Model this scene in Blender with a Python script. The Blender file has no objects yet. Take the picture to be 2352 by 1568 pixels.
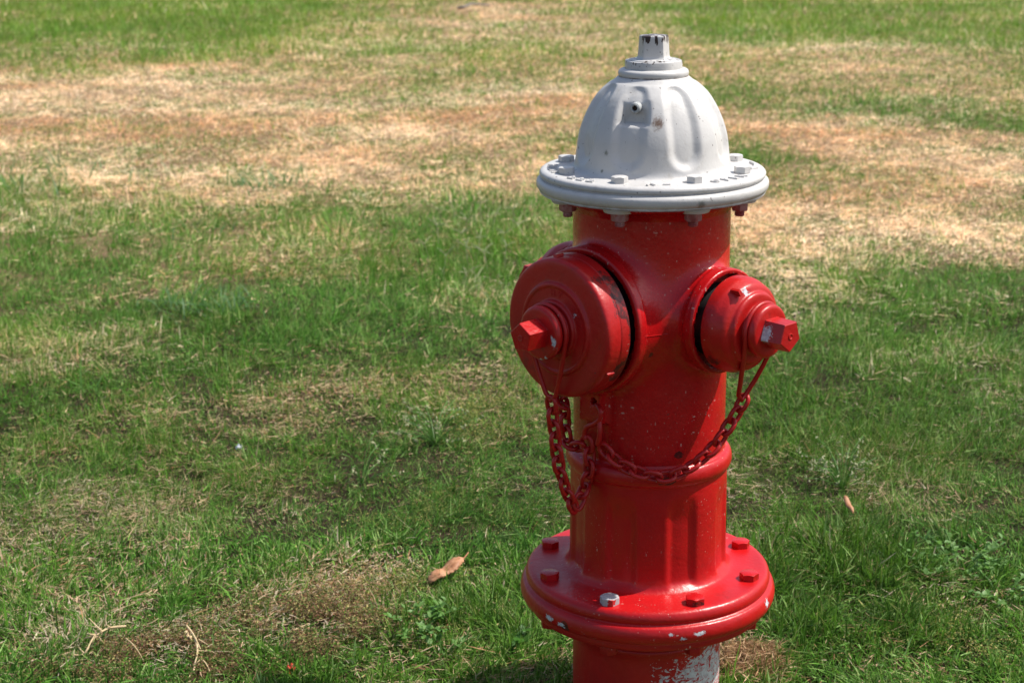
import bpy, math, random
import numpy as np
from mathutils import Matrix, Vector

random.seed(7)
rng = np.random.default_rng(11)
R = math.radians
SC = bpy.context.scene
COL = SC.collection

# ------------------------------------------------------------------ camera
F_PX, PITCH, ROLL = 1681.2, 0.27485, 0.01027          # focal length in pixels of a 1024 wide frame
CAM = np.array([-0.17966, -2.1063, 1.11108])
_c, _s = math.cos(PITCH), math.sin(PITCH)
_cr, _sr = math.cos(ROLL), math.sin(ROLL)
CAM_R = np.array([[_cr, _sr, 0], [-_sr, _cr, 0], [0, 0, 1]]) @ np.array([[1, 0, 0], [0, -_s, -_c], [0, _c, -_s]])
cam_d = bpy.data.cameras.new('camera')
cam = bpy.data.objects.new('camera', cam_d)
COL.objects.link(cam)
cam_d.sensor_width = 36
cam_d.lens = F_PX * 36 / 1024
cam_d.clip_start, cam_d.clip_end = 0.05, 2000
cam.matrix_world = Matrix([[CAM_R[0][i], -CAM_R[1][i], -CAM_R[2][i], CAM[i]] for i in range(3)] + [[0, 0, 0, 1]])
cam_d.dof.use_dof = True
cam_d.dof.focus_distance = 2.07
cam_d.dof.aperture_fstop = 11.0
SC.camera = cam

# ------------------------------------------------------------------ world, sun, exposure
SUN_AZ, SUN_EL = R(8), R(55.5)                            # azimuth measured from +X towards +Y
world = bpy.data.worlds.new('World')
SC.world = world
world.use_nodes = True
wn = world.node_tree
wn.nodes.clear()
sky = wn.nodes.new('ShaderNodeTexSky')
sky.sky_type = 'NISHITA'
sky.sun_disc = False
sky.sun_elevation = SUN_EL
sky.sun_rotation = math.pi / 2 - SUN_AZ
sky.dust_density = 2.6
bg = wn.nodes.new('ShaderNodeBackground')
bg.inputs['Strength'].default_value = 0.125
wo = wn.nodes.new('ShaderNodeOutputWorld')
wn.links.new(sky.outputs[0], bg.inputs[0])
wn.links.new(bg.outputs[0], wo.inputs[0])
sun_d = bpy.data.lights.new('sun', 'SUN')
sun_d.energy = 4.8
sun_d.angle = R(0.53)
sun_d.color = (1.0, 0.95, 0.87)
sun = bpy.data.objects.new('sun', sun_d)
COL.objects.link(sun)
sun_dir = Vector((math.cos(SUN_EL) * math.cos(SUN_AZ), math.cos(SUN_EL) * math.sin(SUN_AZ), math.sin(SUN_EL)))
sun.rotation_euler = sun_dir.to_track_quat('Z', 'Y').to_euler()
sun.location = (3, 1, 5)
SC.view_settings.view_transform = 'Standard'
SC.view_settings.look = 'None'
SC.view_settings.exposure = 0.33
SC.view_settings.gamma = 1.0
SC.view_settings.use_curve_mapping = False
SC.render.engine = 'CYCLES'
SC.cycles.max_bounces = 8
SC.cycles.diffuse_bounces = 4
SC.cycles.transmission_bounces = 4

# ------------------------------------------------------------------ small helpers
K = 1024 / 2352


def ray(x, y):
    """Direction through a point of the photograph (coordinates of a 2352 px wide copy)."""
    return np.array([(x * K - 512) / F_PX, (y * K - 341.5) / F_PX, 1.0]) @ CAM_R


GZ = -0.028                                              # level of the soil; hydrant heights are counted from 0


def at(x, y, z=GZ):
    d = ray(x, y)
    return CAM + d * ((z - CAM[2]) / d[2])


def on_cyl(x, y, r):
    """First hit of a photograph ray with the upright cylinder of radius r round the hydrant axis."""
    d = ray(x, y)
    a = d[0] ** 2 + d[1] ** 2
    b = CAM[0] * d[0] + CAM[1] * d[1]
    c = CAM[0] ** 2 + CAM[1] ** 2 - r * r
    q = max(b * b - a * c, 0)
    return CAM + d * ((-b - math.sqrt(q)) / a)


def tag(o, label=None, cat=None, group=None, kind=None):
    for k, v in (('label', label), ('category', cat), ('group', group), ('kind', kind)):
        if v:
            o[k] = v
    return o


def empty(name, loc=(0, 0, 0), rz=0):
    o = bpy.data.objects.new(name, None)
    o.empty_display_size = 0.1
    o.location = loc
    o.rotation_euler = (0, 0, rz)
    COL.objects.link(o)
    return o


def make_mesh(name, verts, faces, mat=None, smooth=True, sharp=35):
    me = bpy.data.meshes.new(name)
    verts = np.asarray(verts, dtype=np.float64)
    me.from_pydata(verts.tolist(), [], [list(map(int, f)) for f in faces])
    if mat:
        me.materials.append(mat)
    if smooth:
        me.polygons.foreach_set('use_smooth', np.ones(len(me.polygons), dtype=bool))
        if sharp:
            me.set_sharp_from_angle(angle=R(sharp))
    me.update()
    return me


def put(name, me, parent=None, loc=(0, 0, 0), rot=(0, 0, 0)):
    o = bpy.data.objects.new(name, me)
    o.location = loc
    o.rotation_euler = rot
    if parent is not None:
        o.parent = parent
    COL.objects.link(o)
    return o


def part(name, vf, mat, parent, smooth=True, sharp=35, loc=(0, 0, 0), rot=(0, 0, 0)):
    return put(name, make_mesh(name, vf[0], vf[1], mat, smooth, sharp), parent, loc, rot)


def join(*vfs):
    V, Fs, n = [], [], 0
    for v, f in vfs:
        v = np.asarray(v, float)
        V.append(v)
        Fs += [[i + n for i in q] for q in f]
        n += len(v)
    return np.concatenate(V), Fs


def xf(vf, M):
    v = np.asarray(vf[0], float)
    M = np.array(M)
    return v @ M[:3, :3].T + M[:3, 3], vf[1]


def dense(profile, step):
    """Catmull-Rom free refinement: insert points so no profile segment is longer than step."""
    out = [profile[0]]
    for a, b in zip(profile[:-1], profile[1:]):
        n = max(1, int(math.hypot(b[0] - a[0], b[1] - a[1]) / step))
        for k in range(1, n + 1):
            out.append((a[0] + (b[0] - a[0]) * k / n, a[1] + (b[1] - a[1]) * k / n))
    return out


def spline(profile, per=5):
    p = np.array(profile, float)
    p = np.vstack([2 * p[0] - p[1], p, 2 * p[-1] - p[-2]])
    out = []
    for i in range(1, len(p) - 2):
        for k in range(per):
            t = k / per
            out.append(0.5 * ((2 * p[i]) + (p[i + 1] - p[i - 1]) * t + (2 * p[i - 1] - 5 * p[i] + 4 * p[i + 1] - p[i + 2]) * t * t
                              + (3 * p[i] - p[i - 1] - 3 * p[i + 1] + p[i + 2]) * t ** 3))
    out.append(p[-2])
    return [tuple(q) for q in out]


def lathe(profile, n=96, disp=None, cap0=False, cap1=False):
    """Profile of (r, z). disp(theta grid, r grid, z grid) -> new r, z."""
    P = np.array(profile, float)
    th = np.linspace(0, 2 * math.pi, n, endpoint=False)
    T, Rr = np.meshgrid(th, P[:, 0])
    _, Z = np.meshgrid(th, P[:, 1])
    if disp:
        Rr, Z = disp(T, Rr, Z)
    V = np.stack([Rr * np.cos(T), Rr * np.sin(T), Z], -1).reshape(-1, 3)
    m = len(P)
    Fs = []
    for i in range(m - 1):
        for j in range(n):
            k = (j + 1) % n
            Fs.append([i * n + j, i * n + k, (i + 1) * n + k, (i + 1) * n + j])
    if cap0:
        Fs.append(list(range(n - 1, -1, -1)))
    if cap1:
        Fs.append([(m - 1) * n + j for j in range(n)])
    return V, Fs


def poly_r(th, n, Rc, rnd=0.0, off=0.0):
    """Polar radius of a regular n-gon with corner radius Rc, corners softened by rnd (0..1)."""
    a = (th - off) % (2 * math.pi / n) - math.pi / n
    r = Rc * math.cos(math.pi / n) / np.cos(a)
    cut = Rc * (1 - rnd * 0.12)
    return np.minimum(r, cut + (r - cut) * 0.35)


def nut(n, Rc, rings, off=0.0, seg=8, rnd=0.5, chamfer=0.0):
    """n-sided prism built of rings (scale, z); a corner of the polygon points along off."""
    N = n * seg
    th = np.linspace(0, 2 * math.pi, N, endpoint=False) + off + math.pi / n / seg * 0
    V = []
    for s, z in rings:
        r = poly_r(th, n, Rc * s, rnd, off)
        zz = np.full(N, z, float)
        V.append(np.c_[r * np.cos(th), r * np.sin(th), zz])
    if chamfer:
        r = np.linalg.norm(V[-1][:, :2], axis=1)
        ap = Rc * math.cos(math.pi / n)
        top = V[-1].copy()
        V[-1][:, 2] -= np.maximum(r - ap * 0.97, 0) * chamfer
        rr = np.minimum(r, ap * 0.97)
        top[:, 0] = rr * np.cos(th)
        top[:, 1] = rr * np.sin(th)
        V.append(top)
    m = len(V)
    Fs = []
    for i in range(m - 1):
        for j in range(N):
            k = (j + 1) % N
            Fs.append([i * N + j, i * N + k, (i + 1) * N + k, (i + 1) * N + j])
    Fs.append([(m - 1) * N + j for j in range(N)])
    Fs.append(list(range(N - 1, -1, -1)))
    return np.concatenate(V), Fs


def tube(pts, rad, n=8, closed=False, taper=None):
    P = np.array(pts, float)
    m = len(P)
    T = np.empty_like(P)
    for i in range(m):
        if closed:
            T[i] = P[(i + 1) % m] - P[i - 1]
        else:
            T[i] = P[min(i + 1, m - 1)] - P[max(i - 1, 0)]
        T[i] /= np.linalg.norm(T[i]) + 1e-12
    u = np.cross(T[0], [0.3, 0.2, 0.9])
    if np.linalg.norm(u) < 1e-3:
        u = np.cross(T[0], [1, 0, 0])
    u /= np.linalg.norm(u)
    V = []
    a = np.linspace(0, 2 * math.pi, n, endpoint=False)
    for i in range(m):
        u = u - T[i] * (u @ T[i])
        u /= np.linalg.norm(u)
        w = np.cross(T[i], u)
        r = rad if taper is None else rad * taper[i]
        V.append(P[i] + r * (np.outer(np.cos(a), u) + np.outer(np.sin(a), w)))
    Fs = []
    for i in range(m if closed else m - 1):
        i2 = (i + 1) % m
        for j in range(n):
            k = (j + 1) % n
            Fs.append([i * n + j, i * n + k, i2 * n + k, i2 * n + j])
    if not closed:
        Fs.append(list(range(n - 1, -1, -1)))
        Fs.append([(m - 1) * n + j for j in range(n)])
    return np.concatenate(V), Fs


def catmull(pts, per=8):
    return np.array(spline3(pts, per))


def spline3(pts, per=8):
    p = np.array(pts, float)
    p = np.vstack([2 * p[0] - p[1], p, 2 * p[-1] - p[-2]])
    out = []
    for i in range(1, len(p) - 2):
        for k in range(per):
            t = k / per
            out.append(0.5 * ((2 * p[i]) + (p[i + 1] - p[i - 1]) * t + (2 * p[i - 1] - 5 * p[i] + 4 * p[i + 1] - p[i + 2]) * t * t
                              + (3 * p[i] - p[i - 1] - 3 * p[i + 1] + p[i + 2]) * t ** 3))
    out.append(p[-2])
    return out


def sstep(x, a, b):
    t = np.clip((x - a) / (b - a), 0, 1)
    return t * t * (3 - 2 * t)


# ------------------------------------------------------------------ value noise on the ground plane
_LAT = rng.random((256, 256))


def noise2(x, y, s, ox=0.0, oy=0.0):
    x = np.asarray(x, float) / s + ox + 1000
    y = np.asarray(y, float) / s + oy + 1000
    xi, yi = np.floor(x).astype(int), np.floor(y).astype(int)
    fx, fy = x - xi, y - yi
    fx = fx * fx * (3 - 2 * fx)
    fy = fy * fy * (3 - 2 * fy)
    a = _LAT[xi % 256, yi % 256]
    b = _LAT[(xi + 1) % 256, yi % 256]
    c = _LAT[xi % 256, (yi + 1) % 256]
    d = _LAT[(xi + 1) % 256, (yi + 1) % 256]
    return (a * (1 - fx) + b * fx) * (1 - fy) + (c * (1 - fx) + d * fx) * fy


def fbm(x, y, s, ox=0.0, oy=0.0, o=3):
    v, w, t = 0, 1.0, 0
    for k in range(o):
        v = v + w * noise2(x, y, s / 2 ** k, ox + 17.3 * k, oy + 9.1 * k)
        t += w
        w *= 0.55
    return v / t


def height(x, y):
    x = np.asarray(x, float)
    y = np.asarray(y, float)
    far = sstep(np.hypot(x, y), 0.3, 2.0)
    return GZ + (0.05 * (fbm(x, y, 1.9, 3.1, 8.2, 2) - 0.5) + 0.10 * (noise2(x, y, 4.5, 1.7, 2.2) - 0.5)) * far


# ------------------------------------------------------------------ materials
class NT:
    def __init__(self, name):
        self.m = bpy.data.materials.new(name)
        self.m.use_nodes = True
        self.t = self.m.node_tree
        self.t.nodes.clear()
        self.out = self.t.nodes.new('ShaderNodeOutputMaterial')
        self.b = self.t.nodes.new('ShaderNodeBsdfPrincipled')
        self.t.links.new(self.b.outputs[0], self.out.inputs[0])
        self._obj = None

    def n(self, kind, **kw):
        nd = self.t.nodes.new(kind)
        for k, v in kw.items():
            setattr(nd, k, v)
        return nd

    def link(self, a, b):
        self.t.links.new(a, b)

    def put(self, sock, v):
        if isinstance(v, bpy.types.NodeSocket):
            self.link(v, sock)
        else:
            sock.default_value = v

    def obj(self):
        if self._obj is None:
            self._obj = self.n('ShaderNodeTexCoord').outputs['Object']
        return self._obj

    def math(self, op, a, b=0.0, c=None, clamp=False):
        nd = self.n('ShaderNodeMath', operation=op, use_clamp=clamp)
        self.put(nd.inputs[0], a)
        self.put(nd.inputs[1], b)
        if c is not None:
            self.put(nd.inputs[2], c)
        return nd.outputs[0]

    def scaled(self, vec, s):
        nd = self.n('ShaderNodeVectorMath', operation='MULTIPLY')
        self.link(vec, nd.inputs[0])
        nd.inputs[1].default_value = s
        return nd.outputs[0]

    def noise(self, scale, detail=3.0, rough=0.55, vec=None, dist=0.0):
        nd = self.n('ShaderNodeTexNoise')
        nd.inputs['Scale'].default_value = scale
        nd.inputs['Detail'].default_value = detail
        nd.inputs['Roughness'].default_value = rough
        nd.inputs['Distortion'].default_value = dist
        self.link(vec if vec is not None else self.obj(), nd.inputs['Vector'])
        return nd.outputs[0]

    def ramp(self, v, a, b):
        nd = self.n('ShaderNodeMapRange')
        nd.interpolation_type = 'SMOOTHSTEP'
        self.put(nd.inputs['Value'], v)
        nd.inputs['From Min'].default_value = a
        nd.inputs['From Max'].default_value = b
        return nd.outputs[0]

    def mix(self, f, a, b):
        nd = self.n('ShaderNodeMix', data_type='RGBA')
        self.put(nd.inputs['Factor'], f)
        for s, v in ((nd.inputs['A'], a), (nd.inputs['B'], b)):
            pass
        ins = [i for i in nd.inputs if i.type == 'RGBA']
        self.put(ins[0], a)
        self.put(ins[1], b)
        return [o for o in nd.outputs if o.type == 'RGBA'][0]

    def dist(self, c, stretch=(1, 1, 1)):
        sub = self.n('ShaderNodeVectorMath', operation='SUBTRACT')
        self.link(self.obj(), sub.inputs[0])
        sub.inputs[1].default_value = tuple(c)
        v = self.scaled(sub.outputs[0], tuple(1 / q for q in stretch))
        ln = self.n('ShaderNodeVectorMath', operation='LENGTH')
        self.link(v, ln.inputs[0])
        return ln.outputs['Value']

    def bump(self, h, strength, dist=0.001):
        nd = self.n('ShaderNodeBump')
        nd.inputs['Strength'].default_value = strength
        nd.inputs['Distance'].default_value = dist
        self.link(h, nd.inputs['Height'])
        self.link(nd.outputs[0], self.b.inputs['Normal'])

    def blobs(self, spots, nz, amp):
        """max over spots of a ragged blob mask; spots: (centre, (sx, sy, sz))."""
        acc = None
        for c, s in spots:
            d = self.math('ADD', self.dist(c, s), self.math('MULTIPLY', self.math('SUBTRACT', nz, 0.5), amp))
            m = self.math('LESS_THAN', d, 1.0)
            acc = m if acc is None else self.math('MAXIMUM', acc, m)
        return acc


def rgb(r, g, b):
    return (r, g, b, 1.0)


def red_paint(name, chips=(), dark=(), peel=None, flecks=1.0, base=(0.47, 0.0062, 0.0075), worn=0.0, rough=0.24, grime=0.5, seam=False):
    T = NT(name)
    big = T.noise(14, 4, 0.6)
    fine = T.noise(160, 3, 0.6)
    col = T.mix(T.ramp(big, 0.3, 0.75), rgb(*base), rgb(base[0] * 0.80, base[1] * 0.8, base[2] * 0.9))
    # chalky pinkish fading
    fade = T.math('MULTIPLY', T.ramp(T.noise(9, 5, 0.65), 0.48, 0.8), 0.22 + worn)
    col = T.mix(fade, col, rgb(0.44, 0.018, 0.018))
    # grime
    gr = T.math('MULTIPLY', T.ramp(T.noise(22, 6, 0.7, dist=0.6), 0.55, 0.78), grime)
    col = T.mix(gr, col, rgb(0.05, 0.022, 0.018))
    if dark:
        dm = T.blobs(dark, T.noise(55, 6, 0.75), 2.2)
        dm = T.math('MULTIPLY', dm, T.ramp(T.noise(120, 5, 0.75), 0.33, 0.54))
        col = T.mix(T.math('MULTIPLY', dm, 0.85), col, rgb(0.022, 0.013, 0.012))
    # dried grass clippings stuck to the paint
    where = T.ramp(T.noise(8, 3), 0.42, 0.62)
    for sc_, st_, pk_ in ((210, (1.0, 1.0, 0.42), 0.72), (180, (0.42, 0.5, 1.0), 0.76), (360, (1.0, 0.8, 0.8), 0.74)):
        vo = T.n('ShaderNodeTexVoronoi')
        vo.inputs['Scale'].default_value = sc_
        T.link(T.scaled(T.obj(), st_), vo.inputs['Vector'])
        sep = T.n('ShaderNodeSeparateColor')
        T.link(vo.outputs['Color'], sep.inputs[0])
        pick = T.math('GREATER_THAN', sep.outputs[0], pk_ if flecks >= 1 else 0.95)
        size = T.math('LESS_THAN', T.math('ADD', vo.outputs['Distance'], T.math('MULTIPLY', T.math('SUBTRACT', fine, 0.5), 0.5)), T.math('MULTIPLY_ADD', T.noise(28, 2), 0.34, -0.045))
        fl = T.math('MULTIPLY', T.math('MULTIPLY', pick, size), where)
        col = T.mix(T.math('MULTIPLY', fl, 0.7), col, rgb(0.58, 0.36, 0.30))
    # small scabs of missing paint
    sc = T.math('GREATER_THAN', T.noise(75, 3, 0.6), 0.745)
    col = T.mix(T.math('MULTIPLY', sc, 0.8), col, rgb(0.10, 0.03, 0.028))
    hgt = fine
    rg = T.math('ADD', T.math('MULTIPLY', T.noise(40, 4, 0.7), 0.22), rough - 0.08)
    if chips:
        nz = T.noise(240, 6, 0.78)
        cm = T.blobs(chips, nz, 5.5)
        shade = T.mix(T.ramp(T.noise(260, 3), 0.35, 0.65), rgb(0.62, 0.62, 0.64), rgb(0.40, 0.40, 0.44))
        col = T.mix(cm, col, shade)
        rim = T.math('SUBTRACT', T.blobs([(c, tuple(q * 1.25 for q in s)) for c, s in chips], nz, 5.5), cm)
        col = T.mix(T.math('MULTIPLY', rim, 0.35), col, rgb(0.10, 0.02, 0.02))
        rg = T.math('ADD', rg, T.math('MULTIPLY', cm, 0.3))
        hgt = T.math('SUBTRACT', hgt, T.math('MULTIPLY', cm, 0.6))
    if peel is not None:
        c, s, th = peel
        d = T.ramp(T.dist(c, s), 1.35, 0.1)
        nv = T.noise(85, 9, 0.74, vec=T.scaled(T.obj(), (1.0, 1.0, 1.3)), dist=0.9)
        pm = T.math('GREATER_THAN', T.math('ADD', T.math('MULTIPLY', d, 0.30), nv), th)
        pm = T.math('MULTIPLY', pm, T.math('LESS_THAN', T.noise(95, 8, 0.74, vec=T.scaled(T.obj(), (0.8, 0.8, 1.6)), dist=1.2), 0.56))
        col = T.mix(pm, col, T.mix(T.ramp(T.noise(140, 4), 0.35, 0.7), rgb(0.58, 0.57, 0.56), rgb(0.40, 0.39, 0.39)))
        sp = T.math('GREATER_THAN', T.noise(120, 4, 0.65), 0.70)
        col = T.mix(T.math('MULTIPLY', sp, 0.8), col, rgb(0.52, 0.46, 0.45))
        rg = T.math('ADD', rg, T.math('MULTIPLY', pm, 0.25))
        hgt = T.math('SUBTRACT', hgt, T.math('MULTIPLY', pm, 0.5))
    T.link(col, T.b.inputs['Base Color'])
    T.link(T.math('MINIMUM', rg, 0.95), T.b.inputs['Roughness'])
    T.b.inputs['Specular IOR Level'].default_value = 0.40
    h2 = T.math('ADD', T.math('MULTIPLY', hgt, 1.0), T.math('MULTIPLY', T.noise(45, 3), 2.0))
    T.bump(h2, 0.32, 0.0012)
    return T.m


def white_paint(name, stains=(), dots=(), flake=None, grime=0.35, rust_z=None, low=None):
    T = NT(name)
    big = T.noise(12, 5, 0.6)
    col = T.mix(T.ramp(big, 0.3, 0.75), rgb(0.555, 0.545, 0.53), rgb(0.475, 0.465, 0.455))
    gr = T.math('MULTIPLY', T.ramp(T.noise(30, 7, 0.75, dist=0.4), 0.52, 0.8), grime)
    col = T.mix(gr, col, rgb(0.27, 0.245, 0.21))
    sp = T.math('GREATER_THAN', T.noise(190, 2, 0.5), 0.715)
    col = T.mix(T.math('MULTIPLY', sp, 0.75), col, rgb(0.12, 0.10, 0.09))
    if low:
        sx = T.n('ShaderNodeSeparateXYZ')
        T.link(T.obj(), sx.inputs[0])
        m = T.math('MULTIPLY', T.ramp(sx.outputs[2], low[0], low[1]), T.ramp(T.noise(28, 6, 0.75), 0.38, 0.66))
        col = T.mix(T.math('MULTIPLY', m, 0.65), col, rgb(0.24, 0.20, 0.15))
        dust = T.ramp(T.noise(55, 6, 0.78, vec=T.scaled(T.obj(), (1.0, 1.0, 0.35))), 0.56, 0.74)
        col = T.mix(T.math('MULTIPLY', dust, 0.35), col, rgb(0.30, 0.255, 0.19))
    if stains:
        nz = T.noise(120, 6, 0.8, dist=0.5)
        acc = None
        for c, s, rot in stains:
            d = T.math('ADD', T.dist(c, s), T.math('MULTIPLY', T.math('SUBTRACT', nz, 0.5), 2.4))
            m = T.ramp(d, 1.3, 0.5)
            acc = m if acc is None else T.math('MAXIMUM', acc, m)
        col = T.mix(T.math('MULTIPLY', acc, 0.9), col, rgb(0.12, 0.058, 0.028))
    if dots:
        nz = T.noise(300, 4, 0.7)
        acc = None
        for c, s in dots:
            d = T.math('ADD', T.dist(c, (s, s, s)), T.math('MULTIPLY', T.math('SUBTRACT', nz, 0.5), 2.0))
            m = T.ramp(d, 1.3, 0.3)
            acc = m if acc is None else T.math('MAXIMUM', acc, m)
        col = T.mix(T.math('MULTIPLY', acc, 0.75), col, rgb(0.13, 0.13, 0.10))
    if rust_z is not None:
        sx = T.n('ShaderNodeSeparateXYZ')
        T.link(T.obj(), sx.inputs[0])
        zz = T.math('ABSOLUTE', T.math('SUBTRACT', sx.outputs[2], rust_z))
        m = T.math('MULTIPLY', T.ramp(zz, 0.0022, 0.0004), T.ramp(T.noise(60, 4, 0.7), 0.40, 0.62))
        col = T.mix(m, col, rgb(0.12, 0.055, 0.03))
    if flake is not None:
        z0, z1, th = flake
        sx = T.n('ShaderNodeSeparateXYZ')
        T.link(T.obj(), sx.inputs[0])
        up = T.ramp(sx.outputs[2], z0, z1)
        nv = T.noise(1.0, 5, 0.62, vec=T.scaled(T.obj(), (150, 150, 42)))
        fm = T.math('GREATER_THAN', T.math('ADD', nv, T.math('MULTIPLY', up, 0.16)), th)
        col = T.mix(fm, col, rgb(0.035, 0.018, 0.014))
    T.link(col, T.b.inputs['Base Color'])
    rg = T.math('ADD', T.math('MULTIPLY', T.noise(35, 4, 0.7), 0.22), 0.30)
    T.link(rg, T.b.inputs['Roughness'])
    T.b.inputs['Specular IOR Level'].default_value = 0.4
    h = T.math('ADD', T.math('MULTIPLY', T.noise(240, 3, 0.6), 0.6), T.math('MULTIPLY', T.noise(40, 3, 0.6), 1.6))
    T.bump(h, 0.30, 0.0012)
    return T.m


def plain(name, a, b, rough=0.6, scale=40, bump=0.2, dist=0.001, trans=0.0):
    T = NT(name)
    col = T.mix(T.ramp(T.noise(scale, 4, 0.65), 0.3, 0.7), rgb(*a), rgb(*b))
    T.link(col, T.b.inputs['Base Color'])
    T.b.inputs['Roughness'].default_value = rough
    T.b.inputs['Specular IOR Level'].default_value = 0.3
    T.bump(T.noise(scale * 3, 4, 0.65), bump, dist)
    if trans:
        tr = T.n('ShaderNodeBsdfTranslucent')
        T.link(col, tr.inputs[0])
        mx = T.n('ShaderNodeAddShader')
        T.link(T.b.outputs[0], mx.inputs[0])
        T.link(tr.outputs[0], mx.inputs[1])
        T.link(mx.outputs[0], T.out.inputs[0])
    return T.m


# ------------------------------------------------------------------ ground
def build_ground():
    g = np.concatenate([[-260, -160, -90, -50, -30, -20, -14], np.arange(-11, 11.01, 0.16), [14, 20, 30, 50, 90, 160, 260]])
    gy = np.concatenate([[-260, -160, -90, -50, -28, -14, -8, -5], np.arange(-3.5, 18.01, 0.16), [20, 24, 30, 45, 70, 120, 200, 320]])
    X, Y = np.meshgrid(g, gy)
    fade = sstep(np.maximum(np.abs(X) / 11, np.maximum(Y / 18, -Y / 3.5)), 1.8, 1.0)
    Z = GZ + (height(X, Y) - GZ) * fade
    V = np.stack([X, Y, Z], -1).reshape(-1, 3)
    nx = len(g)
    Fs = []
    for j in range(len(gy) - 1):
        for i in range(nx - 1):
            a = j * nx + i
            Fs.append([a, a + 1, a + nx + 1, a + nx])
    T = NT('lawn_soil')
    big = T.ramp(T.noise(0.35, 5, 0.6), 0.40, 0.60)
    mid = T.noise(4.5, 6, 0.7)
    soil = T.mix(T.ramp(T.noise(60, 5, 0.7), 0.3, 0.7), rgb(0.016, 0.011, 0.007), rgb(0.045, 0.029, 0.018))  # soil and thatch colours darkened to deepen the shade between blades
    thatch = T.mix(T.ramp(mid, 0.35, 0.65), rgb(0.060, 0.042, 0.025), rgb(0.016, 0.024, 0.007))
    far = T.mix(T.ramp(T.math('ADD', T.math('MULTIPLY', big, 0.5), T.math('MULTIPLY', mid, 0.5)), 0.25, 0.75), rgb(0.09, 0.13, 0.035), rgb(0.34, 0.25, 0.13))
    ln = T.n('ShaderNodeVectorMath', operation='LENGTH')
    T.link(T.obj(), ln.inputs[0])
    near = T.mix(T.ramp(T.noise(25, 4, 0.7), 0.45, 0.6), soil, thatch)
    dryer = T.mix(T.ramp(T.noise(30, 5, 0.7), 0.3, 0.7), rgb(0.15, 0.098, 0.055), rgb(0.28, 0.19, 0.115))
    near = T.mix(T.ramp(ln.outputs['Value'], 2.3, 3.6), near, T.mix(T.ramp(T.noise(3.0, 6, 0.75), 0.47, 0.62), dryer, rgb(0.085, 0.115, 0.030)))
    T.link(T.mix(T.ramp(ln.outputs['Value'], 14, 20), near, far), T.b.inputs['Base Color'])
    T.b.inputs['Roughness'].default_value = 0.95
    T.b.inputs['Specular IOR Level'].default_value = 0.1
    T.bump(T.noise(70, 6, 0.7), 0.8, 0.012)
    o = put('ground', make_mesh('ground', V, Fs, T.m, True, 0))
    tag(o, kind='structure')


build_ground()

# ------------------------------------------------------------------ fire hydrant
PHI = 1.746
BOLT_A = [R(-(22.5 + PHI) + 45 * k) for k in range(8)]
A_PUMP, A_HOSE, A_REAR = R(-46.75), R(43.25), R(-136.75)
ZC = 0.566


def dirv(a):
    return np.array([math.sin(a), -math.cos(a), 0.0])


def th_of(a):
    return a - math.pi / 2                                # polar angle in the xy plane of dirv(a)


def axis_frame(a, z=ZC):
    """Matrix that lays a z-up lathe along the nozzle direction a."""
    d = dirv(a)
    u = np.array([math.cos(a), math.sin(a), 0.0])          # to the right when looking at the nozzle from outside
    M = np.eye(4)
    M[:3, 0], M[:3, 1], M[:3, 2] = u, [0, 0, 1], d
    M[:3, 3] = [0, 0, z]
    return M


hydrant = tag(empty('fire_hydrant'), 'red fire hydrant with a white bonnet standing in the grass, capped nozzles and chains', 'fire hydrant')

dome_stain = [(on_cyl(1511, 277, 0.0885), (0.0075, 0.0075, 0.0125), 0), (on_cyl(1418, 275, 0.092), (0.004, 0.004, 0.006), 0)]
dome_dots = [(on_cyl(1409.5, 306, 0.0935), 0.0042), (on_cyl(1390.5, 352.5, 0.096), 0.0034), (on_cyl(1383, 393, 0.098), 0.0022),
             (on_cyl(1653, 310, 0.093), 0.003), (on_cyl(1652, 320, 0.094), 0.0025), (on_cyl(1611, 473, 0.146), 0.0058)]
M_WHITE = white_paint('white_paint', dome_stain, dome_dots, grime=0.50, low=(0.7235, 0.7165))
M_WHITE2 = white_paint('white_paint_flaking', flake=(0.880, 0.9095, 0.635), grime=0.3)
M_WHITE3 = white_paint('white_paint_collar', rust_z=0.8590, grime=0.35, flake=(0.868, 0.8800, 0.72))
M_WHITE4 = white_paint('white_paint_bolts', grime=0.45)

# --- bonnet: fluted dome and rolled flange
BON = spline([(0.0425, 0.8592), (0.0442, 0.8588), (0.0462, 0.8572), (0.0500, 0.8542), (0.0564, 0.8503), (0.0683, 0.8393), (0.0786, 0.8240), (0.0871, 0.8060), (0.0927, 0.7888),
              (0.0953, 0.7724), (0.0968, 0.7600), (0.0982, 0.7520), (0.1010, 0.7470), (0.1060, 0.7450), (0.1130, 0.7445)], 9)
FLG = spline([(0.1130, 0.7445), (0.1330, 0.7443), (0.1380, 0.7438), (0.1412, 0.7421), (0.1427, 0.7394), (0.1423, 0.7364), (0.1402, 0.7347), (0.1400, 0.7336), (0.1434, 0.7326),
              (0.1461, 0.7300), (0.1469, 0.7265), (0.1461, 0.7222), (0.1440, 0.7188), (0.1430, 0.7177), (0.1433, 0.7166), (0.1420, 0.7155), (0.1380, 0.7150), (0.095, 0.7150)], 4)


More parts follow.
